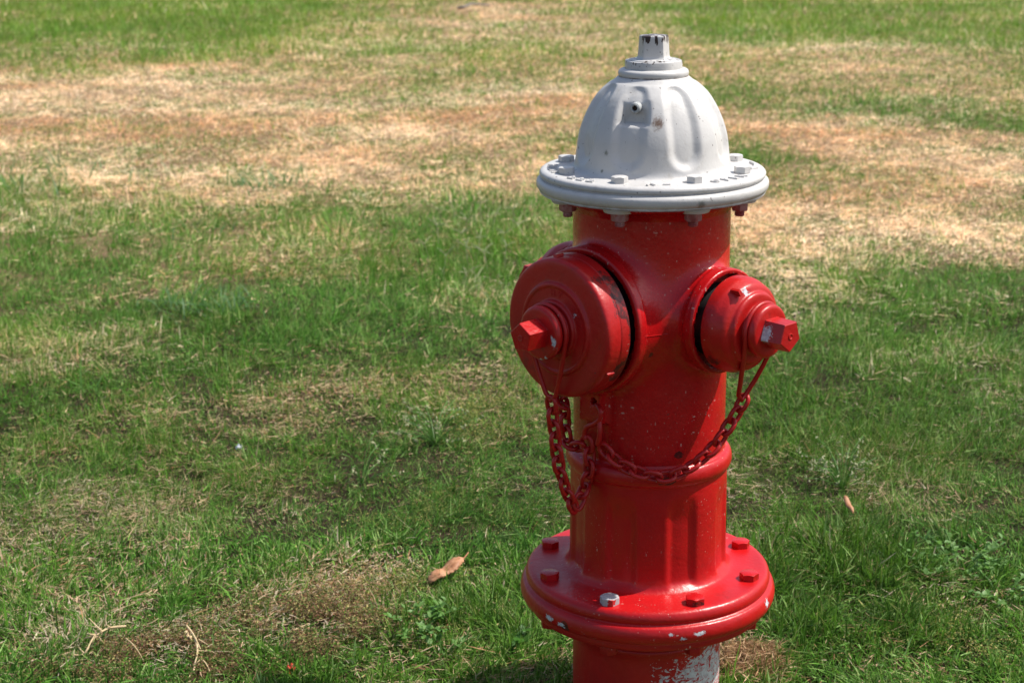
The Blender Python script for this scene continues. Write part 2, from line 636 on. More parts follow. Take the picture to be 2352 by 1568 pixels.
def bon_disp(T, Rr, Z):
    on = Z > 0.7452
    out = Rr.copy()
    for i, a in enumerate(BOLT_A):
        t = th_of(a)
        d = np.angle(np.exp(1j * (T - t)))
        u = np.abs(d) * Rr
        hw = np.minimum(0.0200, 0.235 * Rr)
        # capsule in (u, z): straight walls with a round lower end
        zb = 0.7765
        zt = 0.8390
        q = np.where(Z < zb, np.hypot(u, (zb - Z)) - hw, np.where(Z > zt, np.hypot(u, Z - zt) - hw, u - hw))
        top = sstep(Z, 0.857, 0.850)
        m = sstep(q, 0.0046, -0.0082) * top
        out = out - 0.0060 * m * on
        if i == 0:
            face = 0.0665 / np.maximum(np.cos(d), 0.3)
            us = np.angle(np.exp(1j * (T - t))) * Rr
            k = sstep(Z, 0.8070, 0.8100) * np.where(us > 0, sstep(us, 0.0270, 0.0120), sstep(-us, 0.0180, 0.0140))
            out = np.where(on, np.minimum(out, out * (1 - k) + np.minimum(face, out) * k), out)
    return out, Z


BF = dense(BON, 0.0017) + dense(FLG, 0.004)[1:]
bonnet = part('bonnet', lathe(BF, 256, bon_disp), M_WHITE, hydrant, sharp=60)

# weather screw in the notch of the dome
sa = BOLT_A[0]
d0 = dirv(sa)
sp = on_cyl(1461.6, 248, 0.0690)
Ms = axis_frame(sa)
Ms[:3, 3] = sp - d0 * 0.0060
scr = lathe([(0.0001, 0.0085), (0.0034, 0.0085), (0.0034, 0.0125), (0.0048, 0.0128), (0.0064, 0.0116), (0.0068, 0.0100), (0.0066, 0.0070), (0.0070, 0.0050), (0.0070, -0.002)], 24)
M_SCREW = plain('weathered_zinc', (0.42, 0.44, 0.44), (0.30, 0.31, 0.31), 0.45, 200)
M_DARK = plain('dark_socket', (0.020, 0.014, 0.012), (0.05, 0.03, 0.022), 0.8, 200)
screw = part('weather_screw', xf(scr, Ms), M_SCREW, bonnet)
part('hex_socket', xf(nut(6, 0.0033, [(1, 0.0086), (1, 0.0098)], seg=2, rnd=0), Ms), M_DARK, bonnet)

# raised casting letters on the flange
def glyph_mesh(txt, size, depth):
    cu = bpy.data.curves.new('casting_text', 'FONT')
    cu.body = txt
    cu.size = size
    cu.extrude = depth
    cu.bevel_depth = depth * 0.25
    cu.bevel_resolution = 0
    cu.resolution_u = 3
    cu.align_x = 'CENTER'
    cu.align_y = 'CENTER'
    ob = bpy.data.objects.new('casting_text', cu)
    COL.objects.link(ob)
    bpy.context.view_layer.update()
    dg = bpy.context.evaluated_depsgraph_get()
    me = bpy.data.meshes.new_from_object(ob.evaluated_get(dg))
    V = np.array([v.co[:] for v in me.vertices])
    Fs = [list(p.vertices) for p in me.polygons]
    bpy.data.objects.remove(ob)
    bpy.data.meshes.remove(me)
    bpy.data.curves.remove(cu)
    return V, Fs


def ring_letter(ch, a_deg, rad, z, size, depth=0.0011, stretch=1.25):
    V, Fs = glyph_mesh(ch, size, depth)
    a = R(a_deg)
    d = dirv(a)
    u = np.array([math.cos(a), math.sin(a), 0])
    P = d * rad + np.outer(V[:, 0], u) - np.outer(V[:, 1] * stretch, d)
    P[:, 2] += z + V[:, 2]
    return P, Fs


for ch, a in zip('OPEN', (32.0, 39.5, 46.5, 54.0)):
    part('raised_letter', ring_letter(ch, a, 0.1275, 0.7447, 0.0150), M_WHITE4, bonnet, smooth=False)
arrow = catmull([dirv(R(a)) * r + [0, 0, 0.7455] for a, r in ((79, 0.124), (84, 0.128), (92, 0.130), (100, 0.129))], 5)
part('raised_arrow', join(tube(arrow, 0.0018, 6), tube([dirv(R(83)) * 0.120 + [0, 0, 0.7455], dirv(R(78)) * 0.125 + [0, 0, 0.7455], dirv(R(82)) * 0.132 + [0, 0, 0.7455]], 0.0016, 6)), M_WHITE4, bonnet)


def bar(a0, r0, a1, r1, z=0.7452, rad=0.0014):
    return tube([dirv(R(a0)) * r0 + [0, 0, z], dirv(R(a1)) * r1 + [0, 0, z]], rad, 6)


marks = [[bar(a, 0.1215, a, 0.133), bar(a, 0.133, a + 4, 0.132), bar(a, 0.127, a + 3.2, 0.1265)] for a in (-55.5, -48.5, -41.5)]   # casting marks worn past reading
marks += [[bar(a, 0.120, a, 0.133), bar(a, 0.1265, a + 2.4, 0.1265)] for a in (-84, -79.5, -75, -98, -92)]
marks += [[bar(-6, 0.122, -7.5, 0.133), bar(-6, 0.122, -3.5, 0.132)], [bar(1, 0.127, 5, 0.127)]]
for mk in marks:
    part('casting_mark', join(*mk), M_WHITE4, bonnet)

# hold-down nut and operating nut on top
OCT = R(-18.4 - 90)
hold = join(lathe(spline([(0.030, 0.8590), (0.0418, 0.8590), (0.0433, 0.8602), (0.0440, 0.8628), (0.0436, 0.8655), (0.0418, 0.8676), (0.0385, 0.8688), (0.0360, 0.8692)], 3), 96),
            nut(8, 0.0378, [(1.0, 0.8675), (1.0, 0.8770), (0.985, 0.8782), (0.955, 0.8787)], off=OCT, seg=4, rnd=0.4),
            lathe([(0.0315, 0.8780), (0.0310, 0.8796), (0.029, 0.8801), (0.010, 0.8801)], 48))
part('hold_down_nut', hold, M_WHITE3, hydrant)
OPO = R(-4.9 - 36 - 90)
opn = nut(5, 0.0217, [(1.22, 0.8798), (1.10, 0.8806), (1.02, 0.8825), (0.995, 0.8850), (0.925, 0.9050), (0.915, 0.9072), (0.885, 0.9086), (0.80, 0.9092)], off=OPO, seg=8, rnd=0.55)
part('operating_nut', opn, M_WHITE2, hydrant, sharp=28)

# --- nozzle barrel: smooth union of barrel and nozzle bosses, meshed with surface nets
def sd_cyl_axis(P, d, zc, L0, L1, r, rd):
    q = P - np.array([0, 0, zc])
    l = q @ d
    rad = np.sqrt(np.maximum((q * q).sum(-1) - l * l, 0))
    a = rad - (r - rd)
    b = np.maximum(L0 - l, l - L1) + rd
    return np.minimum(np.maximum(a, b), 0) + np.hypot(np.maximum(a, 0), np.maximum(b, 0)) - rd


def smin(a, b, k):
    h = np.maximum(k - np.abs(a - b), 0) / k
    return np.minimum(a, b) - h * h * h * k / 6


def nozzle_sdf(P):
    r = np.hypot(P[..., 0], P[..., 1])
    f = r - (0.0998 + 0.0006 * np.clip((P[..., 2] - 0.5) / 0.2, -1, 1))
    f = smin(f, sd_cyl_axis(P, dirv(A_PUMP), ZC, 0.0, 0.1165, 0.0860, 0.006), 0.034)
    for a in (A_HOSE, A_REAR):
        f = smin(f, sd_cyl_axis(P, dirv(a), ZC, 0.0, 0.122, 0.0600, 0.005), 0.032)
        f = smin(f, sd_cyl_axis(P, dirv(a), ZC, 0.1120, 0.1258, 0.0660, 0.0030), 0.014)
    f = smin(f, sd_cyl_axis(P, dirv(A_PUMP), ZC, 0.1080, 0.1225, 0.0932, 0.0035), 0.014)
    for a, r0, l0 in ((A_PUMP, 0.0850, 0.1040), (A_HOSE, 0.0600, 0.1090), (A_REAR, 0.0600, 0.1090)):
        q = P - np.array([0, 0, ZC])
        l = q @ dirv(a)
        rad = np.sqrt(np.maximum((q * q).sum(-1) - l * l, 0))
        f = np.maximum(f, -np.maximum(rad - r0, l0 - l))
    # lug that carries the chains, under the pumper nozzle
    dl = dirv(A_PUMP)
    l = P @ dl
    s = P[..., 0] * math.cos(A_PUMP) + P[..., 1] * math.sin(A_PUMP)
    bx = np.maximum(np.maximum(np.abs(s) - 0.0165, np.abs(P[..., 2] - 0.4560) - 0.022), np.abs(l - 0.095) - 0.0155) - 0.002
    f = smin(f, bx, 0.010)
    hole = np.hypot(s - 0.006, P[..., 2] - 0.4600) - 0.0048
    f = np.maximum(f, -np.maximum(hole, -(l - 0.098)))
    return f


def surface_nets(fun, lo, hi, h):
    ax = [np.arange(lo[i], hi[i] + h * 0.5, h) for i in range(3)]
    n = [len(a) for a in ax]
    G = np.empty(n)
    for i, x in enumerate(ax[0]):
        Yg, Zg = np.meshgrid(ax[1], ax[2], indexing='ij')
        G[i] = fun(np.stack([np.full_like(Yg, x), Yg, Zg], -1))
    S = G < 0
    c = [n[0] - 1, n[1] - 1, n[2] - 1]
    cnt = np.zeros(c, int)
    for dx in (0, 1):
        for dy in (0, 1):
            for dz in (0, 1):
                cnt += S[dx:dx + c[0], dy:dy + c[1], dz:dz + c[2]]
    act = (cnt > 0) & (cnt < 8)
    idx = -np.ones(c, int)
    ijk = np.argwhere(act)
    idx[act] = np.arange(len(ijk))
    V = np.stack([ax[0][ijk[:, 0]], ax[1][ijk[:, 1]], ax[2][ijk[:, 2]]], -1) + h / 2
    for it in range(5):
        e = 2e-4
        f0 = fun(V)
        g = np.stack([(fun(V + np.eye(3)[k] * e) - fun(V - np.eye(3)[k] * e)) / (2 * e) for k in range(3)], -1)
        stp = g * (f0 / np.maximum((g * g).sum(-1), 0.2))[:, None]
        V = V - np.clip(stp, -h, h)
    Fs = []
    for a in range(3):
        b, d = (a + 1) % 3, (a + 2) % 3
        sl0 = [slice(None)] * 3
        sl1 = [slice(None)] * 3
        sl0[a] = slice(0, -1)
        sl1[a] = slice(1, None)
        s0, s1 = S[tuple(sl0)], S[tuple(sl1)]
        E = np.argwhere(s0 != s1)
        sg = s0[tuple(E.T)]
        ok = (E[:, b] > 0) & (E[:, d] > 0) & (E[:, b] < n[b] - 1) & (E[:, d] < n[d] - 1)
        E, sg = E[ok], sg[ok]
        q = []
        for ob, od in ((1, 1), (0, 1), (0, 0), (1, 0)):
            t = E.copy()
            t[:, b] -= ob
            t[:, d] -= od
            q.append(idx[tuple(t.T)])
        q = np.stack(q, -1)
        q[~sg] = q[~sg][:, ::-1]
        Fs.append(q)
    return V, np.concatenate(Fs)


nz_v, nz_f = surface_nets(nozzle_sdf, (-0.150, -0.150, 0.358), (0.150, 0.150, 0.7135), 0.0026)
seam_dots = [(on_cyl(1497, 810, 0.118), (0.010, 0.010, 0.010)), (on_cyl(1370, 1010, 0.1), (0.02, 0.02, 0.012))]
M_RED = red_paint('red_paint', grime=0.28, dark=[(on_cyl(1492, 812, 0.116), (0.004, 0.004, 0.004)), (on_cyl(1560, 1045, 0.100), (0.005, 0.005, 0.004))])
barrel = part('nozzle_barrel', (nz_v, nz_f), M_RED, hydrant, sharp=50)
seam = catmull([on_cyl(1553, 763, 0.114), on_cyl(1530, 766, 0.1225), on_cyl(1500, 770, 0.131), on_cyl(1468, 775, 0.1375)], 6)

# --- lower barrel with bead, pockets and base flange
LB = spline([(0.0990, 0.3800), (0.1002, 0.3768), (0.1022, 0.3748), (0.1058, 0.3732), (0.1085, 0.3692), (0.1096, 0.3635), (0.1092, 0.3578), (0.1074, 0.3532), (0.1050, 0.3510), (0.1038, 0.3495), (0.1037, 0.3400)], 4) \
    + [(0.1038, 0.330), (0.1040, 0.300), (0.1043, 0.260)] \
    + spline([(0.1044, 0.2450), (0.1046, 0.2320), (0.1052, 0.2220), (0.1072, 0.2135), (0.1115, 0.2085), (0.1180, 0.2066), (0.1260, 0.2061)], 6) \
    + spline([(0.150, 0.2059), (0.1545, 0.2057), (0.1590, 0.2046), (0.1622, 0.2015), (0.1638, 0.1970), (0.1640, 0.1930), (0.1632, 0.1905), (0.1630, 0.1890), (0.1645, 0.1878), (0.1678, 0.1860),
              (0.1702, 0.1815), (0.1714, 0.1750), (0.1706, 0.1690), (0.1680, 0.1645), (0.1650, 0.1632), (0.1400, 0.1630)], 4)


def lb_disp(T, Rr, Z):
    out = Rr.copy()
    for a in BOLT_A:
        d = np.abs(np.angle(np.exp(1j * (T - th_of(a)))))
        u = d * 0.104
        hw = 0.0200
        q = np.where(Z > 0.322, np.hypot(u, Z - 0.322) - hw, u - hw)
        m = sstep(q, 0.0030, -0.0075) * sstep(Z, 0.2085, 0.2190) * sstep(Z, 0.342, 0.300) * (Rr < 0.112)
        out = out - 0.0046 * m
    return out, Z


fl_chips = [(on_cyl(1262, 1418, 0.1705), (0.0060, 0.0060, 0.0034)), (on_cyl(1290, 1434, 0.1700), (0.0058, 0.0058, 0.0026)), (on_cyl(1541, 1457, 0.1712), (0.0026, 0.0026, 0.0026)),
            (on_cyl(1606, 1455, 0.1708), (0.0062, 0.0062, 0.0030)), (on_cyl(1568, 1466, 0.1702), (0.0036, 0.0036, 0.0020)), (on_cyl(1762, 1386, 0.1708), (0.0046, 0.0046, 0.0050)),
            (on_cyl(1322, 1342, 0.15), (0.0022, 0.0022, 0.0022)), (on_cyl(1740, 1318, 0.158), (0.003, 0.003, 0.0015)), (on_cyl(1272, 1390, 0.160), (0.0012, 0.0012, 0.0016)), (on_cyl(1345, 1375, 0.150), (0.0012, 0.0012, 0.0016))]
M_RED_LOW = red_paint('red_paint_chipped', chips=fl_chips, rough=0.31, grime=0.28, dark=[(on_cyl(1300, 1436, 0.1690), (0.007, 0.007, 0.006)), (on_cyl(1530, 1105, 0.109), (0.014, 0.014, 0.005))])
part('lower_barrel', lathe(dense(LB, 0.0035), 224, lb_disp), M_RED_LOW, hydrant, sharp=60)

# --- ground flange and standpipe
GF = [(0.120, 0.1626), (0.1585, 0.1626)] + spline([(0.1598, 0.1615), (0.1600, 0.1560), (0.1592, 0.1520), (0.1560, 0.1500), (0.1450, 0.1492), (0.1280, 0.1440), (0.1200, 0.1375), (0.1165, 0.1310), (0.1150, 0.1290), (0.1132, 0.1296), (0.1120, 0.1360), (0.1110, 0.1500)], 4)
M_RED_PIPE = red_paint('red_paint_peeling', peel=(on_cyl(1622, 1556, 0.1003), (0.100, 0.100, 0.066), 0.695), grime=0.35, rough=0.42, worn=0.1)
part('ground_flange', lathe(GF, 160), M_RED_PIPE, hydrant)
SP = spline([(0.0970, 0.1270), (0.1000, 0.1245), (0.1030, 0.1215), (0.1034, 0.1180), (0.1018, 0.1130), (0.1004, 0.1060), (0.1003, 0.0900)], 4) + [(0.1003, 0.05), (0.1003, 0.0), (0.1003, -0.25)]
part('standpipe', lathe(SP, 128), M_RED_PIPE, hydrant)

# --- barrel flange under the bonnet with bolt pads
bfl = [lathe([(0.098, 0.7147), (0.1270, 0.7147), (0.1285, 0.7135), (0.1280, 0.7105), (0.1240, 0.7080), (0.1120, 0.7055), (0.1040, 0.7010), (0.0995, 0.6920)], 128)]
part('barrel_flange', bfl[0], M_RED, hydrant)
M_PAD = white_paint('overspray_pad', grime=0.9)
pad_v = lathe([(0.0010, 0.7146), (0.0205, 0.7146), (0.0210, 0.7115), (0.0195, 0.7086), (0.0010, 0.7084)], 40)
pad_me = make_mesh('bolt_pad', pad_v[0], pad_v[1], M_PAD)
T = NT('pink_overspray')
c_ = T.mix(T.ramp(T.noise(90, 4), 0.35, 0.65), rgb(0.36, 0.20, 0.20), rgb(0.26, 0.05, 0.05))
T.link(c_, T.b.inputs['Base Color'])
T.b.inputs['Roughness'].default_value = 0.55
M_NUT = T.m
nut_v = join(nut(6, 0.0112, [(0.97, 0), (1.0, -0.001), (1.0, -0.0095), (0.93, -0.0110)][::-1], seg=4, rnd=0.3),
             lathe([(0.0062, -0.0100), (0.0062, -0.0122), (0.0054, -0.0128), (0.0062, -0.0136), (0.0062, -0.0146), (0.0054, -0.0152), (0.0062, -0.0160), (0.0060, -0.0172), (0.0050, -0.0182), (0.001, -0.0182)], 20))
nut_me = make_mesh('bolt_nut', nut_v[0], nut_v[1], M_NUT)
hd = nut(6, 0.0106, [(1.0, 0.0), (1.0, 0.0080)], seg=6, rnd=0.25, chamfer=0.55)
head_me = make_mesh('bonnet_bolt', hd[0], hd[1], M_WHITE4, sharp=30)
for i, a in enumerate(BOLT_A):
    p = dirv(a) * 0.1175
    b = put('bonnet_bolt', head_me, hydrant, (p[0], p[1], 0.7442 + 0.0004 * (i % 3)), (0, 0, a + (0.35, 0.1, 0.62, 0.9, 0.2, 0.5, 0.8, 0.45)[i]))
    pd = put('bolt_pad', pad_me, hydrant, (p[0] * 0.985, p[1] * 0.985, 0), (0, 0, a))
    q = put('bolt_nut', nut_me, pd, (p[0] * 0.015, p[1] * 0.015, 0.7083), (0, 0, 0.4 + i))
    q.location = (0.0, 0.0, 0.7083)
# base flange bolts
hb = nut(6, 0.0130, [(1.0, 0.0), (1.0, 0.0092)], seg=6, rnd=0.25, chamfer=0.55)
M_BARE = NT('bare_bolt')
cc = M_BARE.mix(M_BARE.math('GREATER_THAN', M_BARE.noise(48, 3, 0.6), 0.59), rgb(0.36, 0.355, 0.365), rgb(0.50, 0.02, 0.02))
M_BARE.link(cc, M_BARE.b.inputs['Base Color'])
M_BARE.b.inputs['Roughness'].default_value = 0.5
M_BARE.bump(M_BARE.noise(120, 4), 0.3, 0.001)
M_RED_BOLT = red_paint('red_paint_bolts', grime=0.5, flecks=0.5)
M_RED_BOLT2 = red_paint('red_paint_worn_bolt', grime=0.5, flecks=0.5, dark=[((-0.002, -0.011, 0.002), (0.011, 0.006, 0.005))])
b_me = [make_mesh('flange_bolt', hb[0], hb[1], m, sharp=30) for m in (M_RED_BOLT, M_BARE.m, M_RED_BOLT2)]
bn_v = nut(6, 0.0128, [(0.93, -0.0125), (1.0, -0.0110), (1.0, -0.001), (0.97, 0.0)], seg=4, rnd=0.3)
bn_me = make_mesh('flange_nut', bn_v[0], bn_v[1], M_RED_PIPE)
for i, a in enumerate(BOLT_A):
    p = dirv(a) * 0.1422
    k = {0: 1, 1: 2}.get(i, 0)
    b = put('flange_bolt', b_me[k], hydrant, (p[0], p[1], 0.2058), (0, 0, (a if k != 2 else 0) + (0.15, 0.55, 0.75, 0.3, 0.9, 0.2, 0.55, 0.35)[i]))
    if k == 1:
        b['label'] = 'bare grey bolt head with a scrap of red paint'
    n_ = put('flange_nut', bn_me, b, (0, 0, -0.0563), (0, 0, 0.5))

# --- nozzle caps
def cap_profile(s):
    return s


ax_p = A_PUMP
Mp = axis_frame(A_PUMP)
PC = spline([(0.0740, 0.1340), (0.0874, 0.1342), (0.0888, 0.1354), (0.0888, 0.1400), (0.0885, 0.1445), (0.0880, 0.1478), (0.0874, 0.1490), (0.0876, 0.1530), (0.0876, 0.1600), (0.0872, 0.1660), (0.0852, 0.1699), (0.0805, 0.1714),
             (0.0680, 0.1718), (0.0610, 0.1720), (0.0588, 0.1726), (0.0578, 0.1745), (0.0560, 0.1758), (0.0530, 0.1758), (0.0515, 0.1750), (0.0480, 0.1749), (0.0400, 0.1751), (0.0374, 0.1760), (0.0366, 0.1790),
             (0.0345, 0.1806), (0.0308, 0.1812), (0.0300, 0.1860), (0.0310, 0.1925), (0.0325, 0.1935), (0.0336, 0.1955), (0.0338, 0.1985), (0.0326, 0.2015), (0.0300, 0.2032), (0.0255, 0.2036)], 3) + [(0.012, 0.2036)]
cap_dark = [(on_cyl(1432, 668, 0.158), (0.018, 0.018, 0.045)), (on_cyl(1400, 630, 0.165), (0.022, 0.022, 0.018)), (on_cyl(1446, 760, 0.155), (0.008, 0.008, 0.055)), (on_cyl(1420, 850, 0.160), (0.010, 0.010, 0.030))]
Mi = np.linalg.inv(Mp)


def on_cap(M, x, y, L):
    """photograph ray with the plane at distance L along a nozzle axis"""
    d = ray(x, y)
    ax = M[:3, 2]
    t = ((M[:3, 3] + ax * L - CAM) @ ax) / (d @ ax)
    return CAM + d * t


p_chips = [(on_cap(Mp, 1317, 724, 0.1775), (0.0030, 0.0030, 0.0036)), (on_cap(Mp, 1272, 788, 0.2025), (0.0030, 0.0030, 0.0055)), (on_cap(Mp, 1269, 775, 0.2025), (0.0018, 0.0018, 0.0035)),
           (on_cap(Mp, 1254, 821, 0.2020), (0.0018, 0.0018, 0.0018)), (on_cap(Mp, 1242, 826, 0.2020), (0.003, 0.003, 0.0015))]
M_CAP = red_paint('red_paint_cap', chips=p_chips, dark=cap_dark, grime=0.65, base=(0.42, 0.007, 0.007), rough=0.36, flecks=0.5, worn=0.12)
pcap = part('pumper_cap', xf(lathe(dense(PC, 0.004), 192), Mp), M_CAP, hydrant, sharp=60)


def along(M, L0, th_deg, r0, r1, w, l):
    """small lug on the flank of a cap: position along axis, angle, radii, half width, length"""
    t = R(th_deg)
    e = np.array([math.cos(t), math.sin(t), 0])
    s = np.array([-math.sin(t), math.cos(t), 0])
    V = []
    for q, rr, sc in ((0, r0, 1.15), (1, r1 - 0.0012, 1.0), (2, r1, 0.75)):
        for a_, b_ in ((-1, -1), (1, -1), (1, 1), (-1, 1)):
            V.append(e * rr + s * a_ * w * sc + np.array([0, 0, L0 + (l if b_ > 0 else 0) * 1.0 + (0.0012 if b_ < 0 else -0.0012) * q * 0.5]))
    Fs = []
    for i in range(2):
        for j in range(4):
            k = (j + 1) % 4
            Fs.append([i * 4 + j, i * 4 + k, i * 4 + 4 + k, i * 4 + 4 + j])
    Fs.append([8, 9, 10, 11])
    return xf((np.array(V), Fs), M)


for t in (146, 97, -31, -120):
    part('cap_lug', along(Mp, 0.1500 if t != 146 else 0.1400, t, 0.0840, 0.0905 if t != 146 else 0.0985, 0.0028 if t != 146 else 0.0085, 0.0135), M_CAP, pcap, sharp=25)
pn = nut(5, 0.0192, [(1.05, 0.2030), (1.0, 0.2045), (0.99, 0.2060), (0.965, 0.2308), (0.945, 0.2322), (0.90, 0.2329)], off=R(95), seg=6, rnd=0.06)
M_RED_NUT = red_paint('red_paint_nut', chips=[(on_cap(Mp, 1228.5, 790, 0.2165), (0.0022, 0.0022, 0.0045))], grime=0.5, flecks=0.5, rough=0.24)
part('cap_nut', xf(pn, Mp), M_RED_NUT, pcap, sharp=25)
part('center_mark', xf(lathe([(0.0042, 0.2328), (0.0042, 0.2334), (0.0030, 0.2337), (0.0022, 0.2331), (0.0001, 0.2331)], 14), Mp), M_CAP, pcap)
for ch, a in (('H', 93), ('Y', 78), ('N', 40), ('S', 27), ('F', 14)):
    V, Fs = glyph_mesh(ch, 0.0110, 0.0004)
    t = R(a)
    e, s = np.array([math.cos(t), math.sin(t)]), np.array([math.sin(t), -math.cos(t)])
    xy = np.outer(V[:, 0], s) + np.outer(V[:, 1], e) + e * 0.0450
    part('raised_letter', xf((np.c_[xy, V[:, 2] + 0.1750], Fs), Mp), M_CAP, pcap, smooth=False)

HC = spline([(0.0500, 0.1352), (0.0588, 0.1354), (0.0600, 0.1366), (0.0602, 0.1430), (0.0600, 0.1480), (0.0592, 0.1520), (0.0576, 0.1560), (0.0560, 0.1600), (0.0540, 0.1640), (0.0505, 0.1668),
             (0.0470, 0.1682), (0.0452, 0.1700), (0.0444, 0.1725), (0.0425, 0.1745), (0.0390, 0.1752), (0.0340, 0.1756), (0.0310, 0.1770), (0.0300, 0.1810), (0.0303, 0.1850), (0.0325, 0.1862),
             (0.0334, 0.1882), (0.0334, 0.1915), (0.0322, 0.1945), (0.0295, 0.1962), (0.0250, 0.1966)], 3) + [(0.012, 0.1966)]


def hose_cap(a, front):
    M = axis_frame(a)
    if front:
        chips = [(on_cap(M, 1709, 673, 0.165), (0.0045, 0.0045, 0.0055)), (on_cap(M, 1657, 755, 0.150), (0.0040, 0.0040, 0.0048)), (on_cap(M, 1700, 700, 0.162), (0.0015, 0.0015, 0.0015))]
        dark = [(on_cap(M, 1643, 822, 0.145), (0.010, 0.010, 0.010)), (on_cap(M, 1668, 745, 0.152), (0.008, 0.008, 0.018))]
        mat = red_paint('red_paint_hose_cap', chips=chips, dark=dark, grime=0.45, base=(0.46, 0.007, 0.006), rough=0.34, flecks=0.5, worn=0.1)
        nchips = [(on_cap(M, 1761, 766, 0.2020), (0.0075, 0.0075, 0.0100)), (on_cap(M, 1752, 776, 0.1995), (0.0065, 0.0065, 0.0045)), (on_cap(M, 1768, 733, 0.2070), (0.0115, 0.0115, 0.0030)), (on_cap(M, 1788, 738, 0.2170), (0.0060, 0.0060, 0.0025))]
        nm = red_paint('red_paint_hose_nut', chips=nchips, grime=0.35, flecks=0.5, base=(0.44, 0.008, 0.008), rough=0.3)
    else:
        mat, nm = M_CAP, M_RED_BOLT
    c = part('hose_cap', xf(lathe(dense(HC, 0.004), 144), M), mat, hydrant, sharp=60)
    n5 = nut(5, 0.0206, [(1.05, 0.1960), (1.02, 0.1975), (1.0, 0.1990), (0.975, 0.2236), (0.955, 0.2249), (0.91, 0.2256)], off=R(-90), seg=6, rnd=0.06)
    part('cap_nut', xf(n5, M), nm, c, sharp=25)
    if front:
        part('center_mark', xf(lathe([(0.0042, 0.2254), (0.0042, 0.2262), (0.0030, 0.2265), (0.0022, 0.2258), (0.0001, 0.2258)], 14), M), mat, c)
        part('cap_lug', along(M, 0.1560, 120, 0.0530, 0.0605, 0.0022, 0.0150), mat, c, sharp=25)
        V, Fs = glyph_mesh('2', 0.009, 0.0004)
    return c


hose_cap(A_HOSE, True)
hose_cap(A_REAR, False)

# threads between boss and cap, coloured near-black to stand for the gap's shade
T = NT('thread_gap_shade')
T.b.inputs['Base Color'].default_value = rgb(0.012, 0.008, 0.008)
T.b.inputs['Roughness'].default_value = 0.7
M_THREAD = T.m
part('nozzle_thread', xf(lathe([(0.0700, 0.100), (0.0700, 0.145)], 96), Mp), M_THREAD, hydrant)
for a in (A_HOSE, A_REAR):
    part('nozzle_thread', xf(lathe([(0.0470, 0.106), (0.0470, 0.150)], 72), axis_frame(a)), M_THREAD, hydrant)
# clean machined lips round the three nozzle mouths
part('nozzle_lip', xf(lathe(spline([(0.0845, 0.1000), (0.0845, 0.1150), (0.0846, 0.1205), (0.0858, 0.1222), (0.0890, 0.1230), (0.0920, 0.1224), (0.0934, 0.1204), (0.0936, 0.1160), (0.0926, 0.1105), (0.0890, 0.1085)], 3), 160), Mp), M_RED, barrel)
for a in (A_HOSE, A_REAR):
    part('nozzle_lip', xf(lathe(spline([(0.0595, 0.1060), (0.0595, 0.1190), (0.0596, 0.1240), (0.0606, 0.1256), (0.0634, 0.1264), (0.0654, 0.1258), (0.0664, 0.1240), (0.0665, 0.1195), (0.0658, 0.1140), (0.0640, 0.1120)], 3), 128), axis_frame(a)), M_RED, barrel)
# casting seam between the nozzles, laid on the surface
sv = []
for s_ in np.linspace(0, 1, 16):
    x_, y_ = 1478 + (1556 - 1478) * s_, 774.0 - 10.5 * s_
    lo_, hi_ = 1.75, 2.15
    d_ = ray(x_, y_)
    d_ = d_ / np.linalg.norm(d_)
    t_ = 1.6
    for _ in range(60):
        f_ = float(nozzle_sdf((CAM + d_ * t_)[None])[0])
        t_ += f_ * 0.8
    sv.append(CAM + d_ * (t_ + 0.0007))
part('casting_seam', tube(sv, 0.0009, 6, taper=[0.4] + [1] * 10 + [0.8, 0.6, 0.45, 0.3, 0.2]), M_RED, barrel)

# --- chains
M_CHAIN = red_paint('red_paint_chain', grime=0.5, flecks=0.5, base=(0.42, 0.008, 0.008), rough=0.36)


def stadium(L, W, n=5):
    """centre line of a link: length L, width W (outer sizes less the wire)"""
    r = W / 2
    h = L / 2 - r
    pts = []
    for k in range(n + 1):
        t = math.pi * k / n
        pts.append((r * math.cos(t), 0, h + r * math.sin(t)))
    for k in range(n + 1):
        t = math.pi + math.pi * k / n
        pts.append((r * math.cos(t), 0, -h + r * math.sin(t)))
    return pts


WIRE = 0.0030
lk = tube(stadium(0.0228, 0.0150), WIRE, 7, True)
link_me = make_mesh('chain_link', lk[0], lk[1], M_CHAIN, True, 0)


def chain_along(parent, pts, pitch=0.0166, roll0=45, jit=8, seed=0):
    r_ = random.Random(seed)
    P = catmull(pts, 24)
    seg = np.linalg.norm(np.diff(P, axis=0), axis=1)
    cum = np.r_[0, np.cumsum(seg)]
    n = int(cum[-1] / pitch) + 1
    for k in range(n):
        s = k * pitch
        c = np.array([np.interp(s, cum, P[:, i]) for i in range(3)])
        t = np.array([np.interp(min(s + 0.006, cum[-1]), cum, P[:, i]) - np.interp(max(s - 0.006, 0), cum, P[:, i]) for i in range(3)])
        t /= np.linalg.norm(t)
        view = CAM - c
        side = np.cross(t, view)
        side /= np.linalg.norm(side)
        nrm = np.cross(side, t)
        a = R((roll0 if k % 2 else roll0 - 90) + r_.uniform(-jit, jit))
        x = side * math.cos(a) + nrm * math.sin(a)
        y = np.cross(t, x)
        M = Matrix([[x[i], y[i], t[i], c[i]] for i in range(3)] + [[0, 0, 0, 1]])
        o = put('chain_link', link_me, parent)
        o.matrix_basis = M


